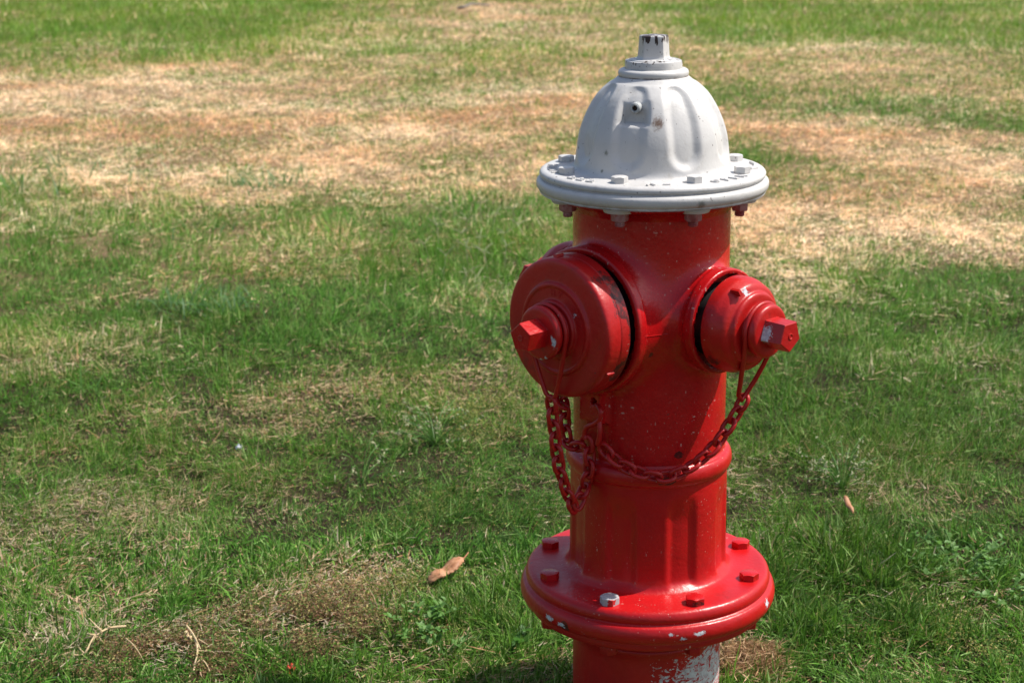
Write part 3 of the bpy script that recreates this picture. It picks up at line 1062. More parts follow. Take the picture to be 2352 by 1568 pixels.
def loop_wire(M, L, r, low, rad=0.0031):
    """wire that passes over a cap neck and converges on a low point"""
    pts = []
    ax = M[:3, 2]
    u = M[:3, 0]
    ctr = M[:3, 3] + ax * L
    for k in range(0, 25):
        t = R(-14 + 208 * k / 24)
        pts.append(ctr + u * math.cos(t) * r + np.array([0, 0, 1.0]) * math.sin(t) * r)
    low = np.array(low)
    last, first = pts[-1], pts[0]
    side = u * 0.0068
    a = [last + (low - side - last) * q + np.array([0, 0, -0.006]) * math.sin(math.pi * q) for q in (0.2, 0.45, 0.7, 0.93)]
    b = [low + np.array([0, 0, -0.0045])]
    c = [low + side + (first - low - side) * q + np.array([0, 0, -0.006]) * math.sin(math.pi * q) for q in (0.07, 0.3, 0.55, 0.8)]
    return tube(pts + a + b + c, rad, 8, True)


def P_vert(x, y, a):
    """photograph ray with the upright plane through the axis in nozzle direction a"""
    d = ray(x, y)
    n = np.array([math.cos(a), math.sin(a), 0])
    t = -(CAM @ n) / (d @ n)
    return CAM + d * t


Z4 = lambda x, y: (1205.9 + x / 4.2009, 861.3 + y / 4.2009)
# pumper chain
lowp = P_vert(*Z4(250, 215), A_PUMP)
pch = part('pumper_chain', loop_wire(Mp, 0.1885, 0.0332, lowp), M_CHAIN, hydrant, sharp=0)
pp = [P_vert(*Z4(*q), A_PUMP) for q in ((255, 285), (272, 450), (292, 620), (310, 780), (340, 930), (390, 1090), (440, 1215), (485, 1280), (530, 1190))]
hook_pt = on_cyl(*Z4(585, 570), 0.113)
pp += [on_cyl(*Z4(585, 1060), 0.1145), on_cyl(*Z4(612, 930), 0.1145), on_cyl(*Z4(622, 780), 0.113), on_cyl(*Z4(600, 660), 0.114)]
chain_along(pch, pp, seed=3)
# hose chain
Mh = axis_frame(A_HOSE)
lowh = on_cyl(*Z4(2088, 210), 0.150)
hch = part('hose_chain', loop_wire(Mh, 0.1832, 0.0332, lowh), M_CHAIN, hydrant, sharp=0)
hp = [on_cyl(*Z4(*q), r) for q, r in (((2095, 270), 0.148), ((2030, 385), 0.143), ((1945, 520), 0.138), ((1850, 660), 0.133), ((1740, 775), 0.129), ((1590, 890), 0.1235), ((1440, 960), 0.120), ((1290, 985), 0.119), ((1130, 950), 0.118),
                                      ((960, 880), 0.1165), ((840, 790), 0.115), ((720, 670), 0.1145))]
chain_along(hch, hp, pitch=0.0172, seed=5)
# rear hose chain
Mr = axis_frame(A_REAR)
lowr = np.array([-0.128, 0.055, 0.485])
rch = part('rear_hose_chain', loop_wire(Mr, 0.1832, 0.0332, lowr), M_CHAIN, hydrant, sharp=0)
rp = [lowr, np.array([-0.124, 0.02, 0.478]), on_cyl(*Z4(360, 250), 0.128), on_cyl(*Z4(378, 330), 0.126), on_cyl(*Z4(385, 440), 0.124), on_cyl(*Z4(400, 560), 0.122), on_cyl(*Z4(420, 655), 0.120), on_cyl(*Z4(500, 690), 0.1185), on_cyl(*Z4(585, 640), 0.116)]
chain_along(rch, rp, seed=9)
# hooks from the lug
h1 = [on_cyl(*Z4(680, 285), 0.1065), on_cyl(*Z4(700, 300), 0.1140), on_cyl(*Z4(728, 345), 0.1190), on_cyl(*Z4(722, 420), 0.1190), on_cyl(*Z4(670, 470), 0.1190), on_cyl(*Z4(600, 500), 0.1185), on_cyl(*Z4(570, 560), 0.1175), on_cyl(*Z4(585, 620), 0.1165)]
part('chain_hook', tube(catmull(h1, 6), 0.0033, 8), M_CHAIN, hydrant, sharp=0)
h2 = [on_cyl(*Z4(716, 430), 0.1170), on_cyl(*Z4(722, 520), 0.1195), on_cyl(*Z4(718, 600), 0.1195), on_cyl(*Z4(700, 670), 0.1175)]
part('chain_hook', tube(catmull(h2, 6), 0.0036, 8), M_CHAIN, hydrant, sharp=0)

# ------------------------------------------------------------------ lawn
def patch(x, y, rx, ry):
    c = at(x, y)
    ex = at(x + rx, y)
    y0, y1 = at(x, max(y - ry, -160)), at(x, y + ry)
    return c[0], c[1], abs(ex[0] - c[0]), abs(y0[1] - y1[1]) / 2


#            centre x, y, half widths (photograph coordinates), weight
DRY = [(120, 230, 430, 120, 0.85), (560, 260, 420, 130, 0.62), (950, 290, 340, 120, 0.62), (1250, 250, 300, 130, 0.62), (1230, 390, 240, 60, 0.6), (300, 370, 380, 45, 0.62), (700, 375, 330, 45, 0.6), (1000, 385, 280, 40, 0.55),
       (900, 100, 330, 55, 0.38), (1180, 40, 330, 35, 0.62), (1350, 110, 260, 60, 0.40), (1950, 160, 420, 85, 0.48), (2150, 200, 250, 70, 0.42), (1850, 340, 260, 110, 0.68), (2180, 380, 330, 130, 0.68), (2000, 500, 340, 75, 0.62), (2250, 520, 220, 70, 0.55),
       (1800, 610, 120, 90, 0.42), (1790, 730, 110, 60, 0.32), (650, 900, 190, 70, 0.30), (80, 1010, 180, 60, 0.26), (690, 960, 160, 40, 0.34), (470, 1230, 140, 60, 0.22), (60, 1220, 160, 120, 0.22), (150, 800, 160, 50, 0.16),
       (700, 1440, 240, 90, 0.40), (330, 1510, 260, 70, 0.36), (90, 1400, 120, 90, 0.26), (1050, 880, 120, 60, 0.16), (560, 560, 300, 60, 0.14), (1730, 1520, 90, 60, 0.75), (1160, 640, 140, 120, 0.16), (2050, 1110, 160, 40, 0.2), (1300, 700, 60, 200, 0.1),
       (2250, 1180, 130, 50, 0.22), (1000, 1080, 160, 50, 0.18), (230, 660, 180, 30, 0.14), (850, 740, 160, 25, 0.14)]
LUSH = [(250, 55, 420, 42, 0.85), (560, 110, 380, 35, 0.8), (1000, 130, 160, 30, 0.45), (1720, 40, 230, 55, 0.65), (1250, 170, 110, 45, 0.25), (2320, 270, 110, 45, 0.35), (1050, 590, 300, 90, 0.7), (1150, 470, 150, 40, 0.35), (480, 690, 170, 35, 0.8), (1000, 1230, 240, 90, 0.6),
        (2000, 950, 400, 160, 0.7), (2000, 1350, 400, 200, 0.8), (1100, 1480, 220, 90, 0.6), (300, 780, 300, 50, 0.4), (900, 1120, 200, 60, 0.35)]
RUST = [(110, 175, 200, 22, 0.7), (170, 285, 280, 30, 0.9), (520, 310, 300, 30, 0.8), (1130, 265, 200, 32, 0.9), (1700, 280, 130, 40, 0.6), (2080, 430, 260, 50, 0.25), (2000, 330, 200, 30, 0.3), (300, 1520, 260, 60, 0.8), (720, 1440, 220, 80, 0.5), (600, 270, 240, 20, 0.4)]


def field(x, y, lst):
    d = np.hypot(x - CAM[0], y - CAM[1])
    wx = (fbm(x, y, 0.7, 5, 2) - 0.5) * 0.20 * d
    wy = (fbm(x, y, 0.7, 31, 12) - 0.5) * 0.30 * d
    v = np.zeros_like(x)
    for a, b, rx, ry, w in lst:
        cx, cy, ex, ey = patch(a, b, rx, ry)
        q = ((x + wx - cx) / ex) ** 2 + ((y + wy - cy) / ey) ** 2
        v = np.maximum(v, w * np.exp(-q ** 1.5 * 0.8)) if w > 0 else v + w * np.exp(-q)
    return v


def build_grass():
    d0, d1 = 1.55, 18.5
    N = 1760000
    # distance from the camera with areal density falling as d^-1.7
    g = np.linspace(d0, d1, 4000)
    pdf = (0.68 * g + 1.2) * np.maximum(g, 2.1) ** -1.95
    cdf = np.cumsum(pdf)
    cdf /= cdf[-1]
    dd = np.interp(rng.random(N), cdf, g)
    hw = 0.34 * dd + 0.6
    x = CAM[0] + (rng.random(N) * 2 - 1) * hw
    y = CAM[1] + dd
    # a thinner, coarser margin on both flanks, so the lawn goes on beyond the picture
    M2 = 150000
    d2 = np.sqrt(rng.random(M2) * (26.0 ** 2 - 1.0) + 1.0)
    s2 = np.where(rng.random(M2) < 0.5, -1, 1)
    x = np.r_[x, CAM[0] + s2 * (0.34 * d2 + 0.6 + rng.random(M2) ** 1.5 * 6.0)]
    y = np.r_[y, CAM[1] + d2]
    dd = np.r_[dd, np.maximum(d2, 1.5) * 1.6]
    keep = np.hypot(x, y) > 0.103
    x, y, dd = x[keep], y[keep], dd[keep]
    dry = field(x, y, DRY)
    lush = field(x, y, LUSH)
    rust = field(x, y, RUST)
    fine = fbm(x, y, 0.14, 2.2, 4.4, 3)
    mid = fbm(x, y, 0.55, 7.7, 1.4, 3)
    dry = np.clip(dry * 1.28 * (1 - 0.8 * lush) + (0.060 - 0.03 * sstep(dd, 4.5, 3.0) + 0.10 * sstep(dd, 8, 11) + (mid - 0.5) * 0.70 + (fine - 0.5) * 0.45) * (1 - 0.70 * lush), 0.02, 0.98)
    # thinning where the turf is worn
    thin = sstep(fbm(x, y, 0.060, 9, 3, 2) + 0.25 * (fine - 0.5), 0.30, 0.62)
    keep = rng.random(len(x)) < 0.68 + 0.32 * thin
    x, y, dd, dry, lush, rust, fine, mid, thin = [q[keep] for q in (x, y, dd, dry, lush, rust, fine, mid, thin)]
    n = len(x)
    isdry = rng.random(n) < dry
    flat = rng.random(n) < np.where(isdry, 0.58 + 0.22 * (dry > 0.5), 0.17)
    gro = np.clip(dd / 2.4, 1, 8)
    L = np.where(isdry, rng.gamma(7, 0.0046, n), rng.gamma(8, 0.0050, n)) * (0.38 + 0.5 * fine + 0.80 * thin) * (0.75 + 0.35 * lush + 0.25 * (mid > 0.55))
    L = np.clip(L, 0.010, 0.085) * (1 - 0.3 * (dry > 0.5)) * gro ** 0.15 * (0.60 + 0.40 * sstep(dd, 2.5, 6.5) + 0.16 * lush * sstep(dd, 5.0, 3.5))
    tall = rng.random(n) < 0.012
    L = np.where(tall, L * 1.7, L)
    W = (0.0010 + 0.0020 * rng.random(n) ** 1.5) * gro ** 0.80
    W = np.where(flat, W * 0.85, W)
    az = rng.uniform(0, 2 * math.pi, n) + 0
    # blades of a tuft lean together a little
    comb = (fbm(x, y, 0.35, 3, 3, 2) - 0.5) * 8
    az = np.where(rng.random(n) < 0.45, comb + rng.normal(0, 0.7, n), az)
    tilt = np.where(flat, rng.uniform(1.1, 1.5, n), np.abs(rng.normal(0.58, 0.48, n)))
    tilt = np.clip(tilt + np.where(isdry, 0.15, 0), 0, 1.52)
    bend = rng.normal(0.55, 0.45, n) * np.where(flat, 0.3, 1)
    z0 = height(x, y) + np.where(flat, rng.uniform(0.001, 0.016, n), -0.002)
    # colours (albedo)
    u = rng.random((n, 1))
    v = rng.random((n, 1))
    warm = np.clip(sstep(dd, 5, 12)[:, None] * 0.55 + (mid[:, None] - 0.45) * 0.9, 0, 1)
    u = u ** 1.3
    gA = np.array([0.012, 0.048, 0.006]) * (1 - u) + np.array([0.108, 0.275, 0.034]) * u
    gB = np.array([0.070, 0.150, 0.010]) * (1 - u) + np.array([0.205, 0.310, 0.030]) * u
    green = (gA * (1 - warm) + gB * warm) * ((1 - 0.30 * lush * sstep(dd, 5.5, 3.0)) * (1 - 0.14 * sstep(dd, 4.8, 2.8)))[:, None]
    pale = (rng.random((n, 1)) < 0.08)
    green = np.where(pale, np.array([0.21, 0.32, 0.10]) * (0.7 + 0.5 * v), green)
    sA = np.array([0.84, 0.60, 0.375]) * (0.60 + 0.60 * u)
    sB = np.array([0.58, 0.315, 0.165]) * (0.45 + 0.75 * v)
    streak = fbm(x * 0.45, y, 0.45, 4, 41, 3)
    rr = (rng.random((n, 1)) < np.clip(0.14 + 0.60 * rust + (streak - 0.5) * 1.3, 0.04, 0.85)[:, None])
    straw = np.where(rr, sB, sA)
    straw = np.where(rng.random((n, 1)) < np.clip(0.16 - (streak - 0.5) * 1.6, 0.03, 0.6)[:, None], np.array([0.86, 0.71, 0.51]) * (0.8 + 0.3 * u), straw)
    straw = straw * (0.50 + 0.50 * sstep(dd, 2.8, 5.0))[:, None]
    straw = np.where(rng.random((n, 1)) < 0.07 * (1 - rust[:, None]), np.array([0.27, 0.27, 0.09]) * (0.7 + 0.5 * v), straw)
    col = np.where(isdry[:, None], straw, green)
    # old brown thatch lying low between the blades
    old = (rng.random(n) < 0.14 * (1 - 0.9 * (dry > 0.45)) * (1 - 0.7 * lush)) & (z0 - height(x, y) < 0.010)
    col = np.where(old[:, None], np.array([0.15, 0.088, 0.048]) * (0.5 + 0.9 * v), col)
    flat = flat | old
    tilt = np.where(old, rng.uniform(1.2, 1.5, n), tilt)
    tip = np.where((rng.random((n, 1)) < 0.18) & ~isdry[:, None], col * 0.5 + np.array([0.40, 0.30, 0.13]) * 0.5, col)
    # geometry: root pair, middle pair, tip
    e = np.stack([np.cos(az), np.sin(az)], -1)
    tw = az + math.pi / 2 + rng.normal(0, 0.6, n)
    s = np.stack([np.cos(tw), np.sin(tw), rng.normal(0, 0.25, n)], -1)

    def pt(t):
        a = tilt + bend * t * 0.5
        a = np.clip(a, 0, 1.75)
        h = np.sin(a) * L * t
        return np.stack([x + e[:, 0] * h, y + e[:, 1] * h, np.maximum(z0 + np.cos(a) * L * t, z0 - 0.004)], -1)

    p0, p1, p2 = pt(0.0), pt(0.55), pt(1.0)
    w = W[:, None]
    V = np.stack([p0 - s * w * 0.42, p0 + s * w * 0.42, p1 + s * w * 0.5, p1 - s * w * 0.5, p2], 1).reshape(-1, 3)
    C = np.stack([col, col, col, col, tip], 1).reshape(-1, 3)
    b = np.arange(n)[:, None] * 5
    tri = (b[:, :, None] + np.array([[0, 1, 2], [0, 2, 3], [3, 2, 4]])[None])
    tri = np.concatenate([tri[dd < 2.75].reshape(-1, 3), (b[dd >= 2.75][:, :, None] + np.array([[0, 1, 4]])[None]).reshape(-1, 3)])

    # small leafy ground cover: rhombic leaflets close to the soil
    def leaflets(m, cx, cy, rx, ry, cols, size, hmax, asp=0.5):
        px, py, ex, ey = patch(cx, cy, rx, ry)
        qx = px + rng.normal(0, 0.55, m) * ex
        qy = py + rng.normal(0, 0.55, m) * ey
        k = (np.hypot(qx, qy) > 0.11) & (rng.random(m) < sstep(fbm(qx, qy, 0.07, 6, 6, 2), 0.34, 0.60))
        qx, qy = qx[k], qy[k]
        m = len(qx)
        c = np.stack([qx, qy, height(qx, qy) + rng.uniform(0.003, hmax, m)], -1)
        a = rng.normal(0, 1, (m, 3)) * [1, 1, 0.6]
        a /= np.linalg.norm(a, axis=1)[:, None]
        bb = np.cross(a, rng.normal(0, 1, (m, 3)))
        bb /= np.linalg.norm(bb, axis=1)[:, None]
        sz = rng.uniform(0.6, 1.4, (m, 1)) * size
        Vq = np.stack([c - a * sz, c + bb * sz * asp, c + a * sz, c - bb * sz * asp], 1).reshape(-1, 3)
        cl = np.array(cols)[rng.integers(0, len(cols), m)] * rng.uniform(0.6, 1.3, (m, 1))
        Cq = np.repeat(cl, 4, 0)
        bq = np.arange(m)[:, None] * 4
        Tq = (bq[:, :, None] + np.array([[0, 1, 2], [0, 2, 3]])[None]).reshape(-1, 3)
        return Vq, Cq, Tq

    brown = [(0.19, 0.095, 0.055), (0.26, 0.155, 0.085), (0.22, 0.18, 0.07), (0.10, 0.052, 0.032), (0.14, 0.15, 0.05), (0.07, 0.04, 0.026)]
    olive = [(0.20, 0.19, 0.05), (0.12, 0.16, 0.04), (0.28, 0.24, 0.08), (0.09, 0.15, 0.04)]
    lots = [leaflets(15000, 720, 1440, 230, 85, brown + [(0.10, 0.17, 0.04), (0.30, 0.26, 0.10)], 0.0022, 0.032), leaflets(6000, 720, 1440, 230, 85, brown, 0.0060, 0.020, 0.10), leaflets(9000, 330, 1520, 240, 60, brown + [(0.10, 0.17, 0.04)], 0.0022, 0.028), leaflets(8000, 330, 1520, 240, 60, brown, 0.0065, 0.016, 0.10), leaflets(7000, 1120, 960, 120, 60, olive, 0.0021, 0.030),
            leaflets(9000, 950, 1380, 160, 70, olive, 0.0018, 0.022), leaflets(4000, 1250, 850, 80, 80, olive, 0.0020, 0.028), leaflets(3500, 1730, 1530, 60, 40, [(0.40, 0.28, 0.16), (0.26, 0.15, 0.08), (0.16, 0.09, 0.05)], 0.0105, 0.030, 0.07),
            leaflets(5000, 1000, 1180, 200, 60, olive, 0.0018, 0.022), leaflets(5000, 2200, 1480, 200, 60, olive, 0.002, 0.03)]
    Vs, Cs, Ts, off = [V], [C], [tri], len(V)
    for a_, b_, c_ in lots:
        Vs.append(a_)
        Cs.append(b_)
        Ts.append(c_ + off)
        off += len(a_)
    V, C, tri = np.concatenate(Vs), np.concatenate(Cs), np.concatenate(Ts)
    me = bpy.data.meshes.new('grass')
    me.vertices.add(len(V))
    me.vertices.foreach_set('co', V.astype(np.float32).ravel())
    me.loops.add(len(tri) * 3)
    me.loops.foreach_set('vertex_index', tri.astype(np.int32).ravel())
    me.polygons.add(len(tri))
    me.polygons.foreach_set('loop_start', np.arange(0, len(tri) * 3, 3, dtype=np.int32))
    me.update(calc_edges=True)
    at_ = me.attributes.new('blade_colour', 'FLOAT_COLOR', 'POINT')
    at_.data.foreach_set('color', np.c_[C, np.ones(len(C))].astype(np.float32).ravel())
    T = NT('grass_blades')
    an = T.n('ShaderNodeAttribute', attribute_name='blade_colour')
    T.link(an.outputs['Color'], T.b.inputs['Base Color'])
    T.b.inputs['Roughness'].default_value = 0.55
    T.b.inputs['Specular IOR Level'].default_value = 0.10
    tr = T.n('ShaderNodeBsdfTranslucent')
    T.link(T.mix(0.45, an.outputs['Color'], rgb(0.022, 0.032, 0.002)), tr.inputs[0])
    mx = T.n('ShaderNodeAddShader')
    T.link(T.b.outputs[0], mx.inputs[0])
    T.link(tr.outputs[0], mx.inputs[1])
    T.link(mx.outputs[0], T.out.inputs[0])
    me.materials.append(T.m)
    o = put('grass', me)
    tag(o, 'short patchy lawn grass, green in front and sunburnt straw brown behind', 'grass', kind='stuff')
    print('GRASS tris', len(tri))


build_grass()

# ------------------------------------------------------------------ small things lying and growing in the lawn
M_LEAFBROWN = plain('dry_leaf_brown', (0.30, 0.13, 0.06), (0.50, 0.26, 0.14), 0.55, 60, 0.4, 0.001)
M_STRAW = plain('straw', (0.62, 0.48, 0.28), (0.48, 0.35, 0.19), 0.6, 120, 0.3, 0.0006)
M_STRAWPALE = plain('pale_straw', (0.36, 0.36, 0.21), (0.26, 0.27, 0.14), 0.6, 120, 0.2, 0.0006)
M_SEED = plain('pale_seed', (0.42, 0.42, 0.24), (0.28, 0.30, 0.15), 0.6, 200, 0.2, 0.0006)
M_WEED = plain('weed_leaf', (0.05, 0.125, 0.02), (0.03, 0.085, 0.015), 0.5, 90, 0.2, 0.0006, 0.25)
M_WEEDPALE = plain('weed_leaf_pale', (0.10, 0.19, 0.04), (0.055, 0.13, 0.025), 0.5, 90, 0.2, 0.0006, 0.25)
M_BLUEG = plain('blue_green_blade', (0.026, 0.075, 0.020), (0.065, 0.130, 0.040), 0.55, 90, 0.1, 0.0005, 0.2)
M_REDSCRAP = plain('red_petal', (0.50, 0.085, 0.05), (0.34, 0.05, 0.03), 0.6, 100, 0.3, 0.0008, 0.2)
M_WHITEBIT = plain('white_petal', (0.75, 0.76, 0.78), (0.6, 0.6, 0.62), 0.5, 100, 0.2, 0.0006)
M_TWIG = plain('grey_twig', (0.24, 0.215, 0.20), (0.15, 0.13, 0.115), 0.8, 60, 0.5, 0.002)


def gp(x, y, z=0.012):
    p = at(x, y, GZ + z)
    return np.array([p[0], p[1], float(height(p[0], p[1])) + z])


def curled_leaf(p0, p1, width, arch, curl, n=14, m=7, waist=0.0):
    """leaf between two points: arched along, curled across, with real thickness"""
    p0, p1 = np.array(p0), np.array(p1)
    ax = p1 - p0
    up = np.array([0, 0, 1.0])
    sd = np.cross(ax, up)
    sd /= np.linalg.norm(sd)
    top, bot = [], []
    for i in range(n + 1):
        t = i / n
        w = width * (math.sin(math.pi * min(max(t, 0.02), 0.985)) ** 0.55) * (1 - waist * math.exp(-((t - 0.47) / 0.13) ** 2))
        c = p0 + ax * t + up * (arch * math.sin(math.pi * t) + 0.003 * math.sin(9 * t))
        for j in range(m + 1):
            s = j / m * 2 - 1
            a = s * curl
            q = c + sd * w * math.sin(a) / max(math.sin(curl), 0.2) * 0.5 + up * (w * 0.5 * (math.cos(a) - math.cos(curl)))
            top.append(q)
            bot.append(q - up * 0.0007)
    V = np.array(top + bot)
    N = (n + 1) * (m + 1)
    Fs = []
    for i in range(n):
        for j in range(m):
            a = i * (m + 1) + j
            q = [a, a + 1, a + m + 2, a + m + 1]
            Fs.append(q)
            Fs.append([k + N for k in q[::-1]])
    rim = [j for j in range(m + 1)] + [i * (m + 1) + m for i in range(1, n + 1)] + [n * (m + 1) + j for j in range(m - 1, -1, -1)] + [i * (m + 1) for i in range(n - 1, 0, -1)]
    for a, b in zip(rim, rim[1:] + rim[:1]):
        Fs.append([b, a, a + N, b + N])
    return V, Fs


def local(vf, base):
    return np.asarray(vf[0]) - np.array(base), vf[1]


def lone(name, vf, mat, label, cat, group=None, sharp=60):
    """a one-mesh thing with its origin at its base"""
    v = np.asarray(vf[0])
    base = np.array([v[:, 0].mean(), v[:, 1].mean(), v[:, 2].min()])
    o = put(name, make_mesh(name, v - base, vf[1], mat, True, sharp), None, tuple(base))
    return tag(o, label, cat, group)


# brown curled leaf left of the hydrant
lf = curled_leaf(gp(984, 1338, 0.016), gp(1064, 1284, 0.036), 0.034, 0.003, 1.0, 22, 9, waist=0.36)
lf = (lf[0] + np.stack([0.0012 * np.sin(lf[0][:, 1] * 900 + lf[0][:, 0] * 400), 0.0012 * np.sin(lf[0][:, 0] * 1100), 0.0010 * np.sin(lf[0][:, 0] * 620 + lf[0][:, 1] * 840)], -1), lf[1])
root = empty('dry_leaf', tuple(gp(1025, 1310, 0.0)))
tag(root, 'brown curled dead leaf lying on the grass left of the hydrant base', 'leaf')
base = np.array(root.location)
part('blade', local(lf, base), M_LEAFBROWN, root, sharp=60)
part('stem', local(tube([gp(1062, 1285, 0.037), gp(1070, 1276, 0.040), gp(1076, 1268, 0.042)], 0.0012, 6), base), M_LEAFBROWN, root)
lone('dry_leaf', curled_leaf(gp(1938, 1140, 0.045), gp(1960, 1180, 0.028), 0.011, 0.003, 1.3), M_LEAFBROWN, 'small narrow tan dead leaf standing in the grass right of the hydrant', 'leaf')
lone('dry_leaf', curled_leaf(gp(424, 1450, 0.020), gp(440, 1468, 0.014), 0.008, 0.003, 0.8, 9, 5, waist=0.5), M_STRAW, 'cream shrivelled leaf scrap beside the bottom straw stalks', 'leaf')
# red scrap and white bits
rs = join(curled_leaf(gp(658, 1537, 0.014), gp(673, 1528, 0.019), 0.009, 0.003, 1.2, 8, 5), curled_leaf(gp(668, 1533, 0.016), gp(680, 1538, 0.012), 0.006, 0.003, 1.0, 8, 5), curled_leaf(gp(661, 1541, 0.010), gp(664, 1552, 0.006), 0.006, 0.002, 1.1, 8, 5))
lone('flower_petal', rs, M_REDSCRAP, 'coral red crumpled petal in the brown patch at the bottom', 'petal')
lone('flower_petal', join(curled_leaf(gp(542, 1026, 0.030), gp(550, 1018, 0.034), 0.008, 0.002, 0.9, 6, 4), curled_leaf(gp(550, 1025, 0.026), gp(556, 1020, 0.030), 0.006, 0.002, 0.9, 6, 4)), M_WHITEBIT,
     'tiny white petal in the green grass in the left half', 'petal')


# straw stalks
def stalk(label, mains, name='straw_stalk'):
    r0 = np.array(gp(*mains[0][0][0][:2], 0.0))
    t = empty(name, tuple(r0))
    tag(t, label, 'straw')
    for pts, rad, nm in mains:
        P = catmull([gp(*p) for p in pts], 2)
        part(nm, local(tube(P, rad * 0.72, 6, taper=np.linspace(1, 0.55, len(P))), r0), M_STRAW, t)


def SA(x, y):
    return (300 + x / 3.92) / 1.7415, (2400 + y / 3.92) / 1.7415


stalk('pale branching straw stalk lying in the bottom left of the lawn', [
    ([(*SA(800, 382), 0.030), (*SA(560, 400), 0.032), (*SA(420, 460), 0.034), (*SA(345, 512), 0.032)], 0.0030, 'stem'),
    ([(*SA(320, 520), 0.034), (*SA(270, 590), 0.030), (*SA(200, 720), 0.024), (*SA(145, 800), 0.018)], 0.0032, 'stem'),
    ([(*SA(325, 515), 0.034), (*SA(240, 505), 0.036), (*SA(195, 495), 0.034)], 0.0026, 'side_shoot'),
    ([(*SA(300, 530), 0.032), (*SA(220, 548), 0.030), (*SA(150, 565), 0.024)], 0.0030, 'side_shoot'),
    ([(*SA(425, 460), 0.036), (*SA(330, 370), 0.044), (*SA(215, 250), 0.052)], 0.0018, 'side_shoot'),
    ([(*SA(560, 400), 0.034), (*SA(490, 360), 0.040), (*SA(478, 280), 0.048), (*SA(485, 190), 0.056)], 0.0016, 'side_shoot'),
    ([(*SA(410, 420), 0.030), (*SA(250, 375), 0.028), (*SA(60, 320), 0.024)], 0.0014, 'side_shoot'),
    ([(*SA(350, 510), 0.030), (*SA(400, 580), 0.024), (*SA(460, 665), 0.016)], 0.0013, 'side_shoot'),
    ([(*SA(145, 800), 0.018), (*SA(80, 735), 0.022), (*SA(60, 700), 0.026)], 0.0016, 'side_shoot'),
    ([(*SA(130, 815), 0.014), (*SA(40, 825), 0.016), (*SA(-60, 815), 0.018)], 0.0020, 'side_shoot')])
stalk('thin zigzag straw stalk right of the branching one along the bottom edge', [
    ([(*SA(1750, 385), 0.050), (*SA(1840, 500), 0.044), (*SA(1900, 610), 0.036), (*SA(1965, 750), 0.026)], 0.0022, 'stem'),
    ([(*SA(1880, 590), 0.036), (*SA(1905, 660), 0.032), (*SA(1920, 770), 0.026), (*SA(1905, 880), 0.022), (*SA(1870, 1000), 0.016)], 0.0026, 'stem'),
    ([(*SA(1870, 1000), 0.016), (*SA(1930, 950), 0.020), (*SA(1985, 915), 0.022), (*SA(2060, 990), 0.020), (*SA(2110, 1100), 0.014)], 0.0020, 'side_shoot'),
    ([(*SA(1925, 775), 0.026), (*SA(2050, 785), 0.024), (*SA(2140, 790), 0.022), (*SA(2220, 830), 0.018)], 0.0015, 'side_shoot'),
    ([(*SA(1940, 600), 0.034), (*SA(2010, 640), 0.030), (*SA(2090, 695), 0.024)], 0.0012, 'side_shoot'),
    ([(*SA(1890, 600), 0.034), (*SA(1925, 530), 0.040), (*SA(1930, 470), 0.046)], 0.0014, 'side_shoot'),
    ([(*SA(1870, 1000), 0.014), (*SA(1850, 1080), 0.012), (*SA(1780, 1200), 0.008)], 0.0018, 'side_shoot')])
stalk('bent straw stem lying in the left bottom grass between the two stalks', [
    ([(*SA(795, 570), 0.036), (*SA(900, 660), 0.032), (*SA(985, 770), 0.026), (*SA(1070, 920), 0.016)], 0.0013, 'stem'),
    ([(*SA(1130, 360), 0.034), (*SA(1220, 320), 0.038), (*SA(1310, 260), 0.042)], 0.0015, 'side_shoot')])
# grey twig far off
tw = catmull([gp(1052, 27, 0.05), gp(1066, 24, 0.06), gp(1080, 18, 0.07), gp(1098, 19, 0.06), gp(1124, 20, 0.05)], 5)
lone('twig', tube(tw, 0.012, 7, taper=np.linspace(1.1, 0.5, len(tw))), M_TWIG, 'grey twig lying far back in the dry grass near the top edge', 'twig')


# leafy weeds
def leaf_shape(n=6):
    V, Fs = [], []
    for i in range(n + 1):
        t = i / n
        w = 0.30 * math.sin(math.pi * t ** 0.8) + 0.012
        z = 0.16 * math.sin(math.pi * t * 0.7)
        V += [(t, -w, z + 0.05), (t, 0, z), (t, w, z + 0.05)]
    for i in range(n):
        a = i * 3
        Fs += [[a, a + 3, a + 4, a + 1], [a + 1, a + 4, a + 5, a + 2]]
    return np.array(V), Fs


lsh = leaf_shape()


def leafy_weed(x, y, label, nst, spread, lsize, mat, seed, hgt=0.05, per=5):
    r_ = random.Random(seed)
    b = gp(x, y, -0.014)
    t = empty('leafy_weed', tuple(b))
    tag(t, label, 'weed')
    lme = make_mesh('leaf', lsh[0] * [1, 1, 1], lsh[1], mat)
    st = []
    for k in range(nst):
        a = r_.uniform(0, 2 * math.pi)
        ln = spread * r_.uniform(0.5, 1.0)
        tip = np.array([math.cos(a) * ln, math.sin(a) * ln, hgt * r_.uniform(0.5, 1.1)])
        midp = tip * [0.5, 0.5, 0.75]
        pts = catmull([np.zeros(3), midp, tip], 4)
        st.append(tube(pts, 0.0010, 5))
        for q in range(per):
            f = 0.45 + 0.55 * q / max(per - 1, 1)
            p = pts[min(int(f * (len(pts) - 1)), len(pts) - 1)]
            o = put('leaf', lme, t, tuple(p), (r_.uniform(-0.4, 0.4), r_.uniform(-0.8, 0.1), r_.uniform(0, 6.28)))
            s = lsize * r_.uniform(0.6, 1.15)
            o.scale = (s, s, s)
    part('stem', join(*st), mat, t)


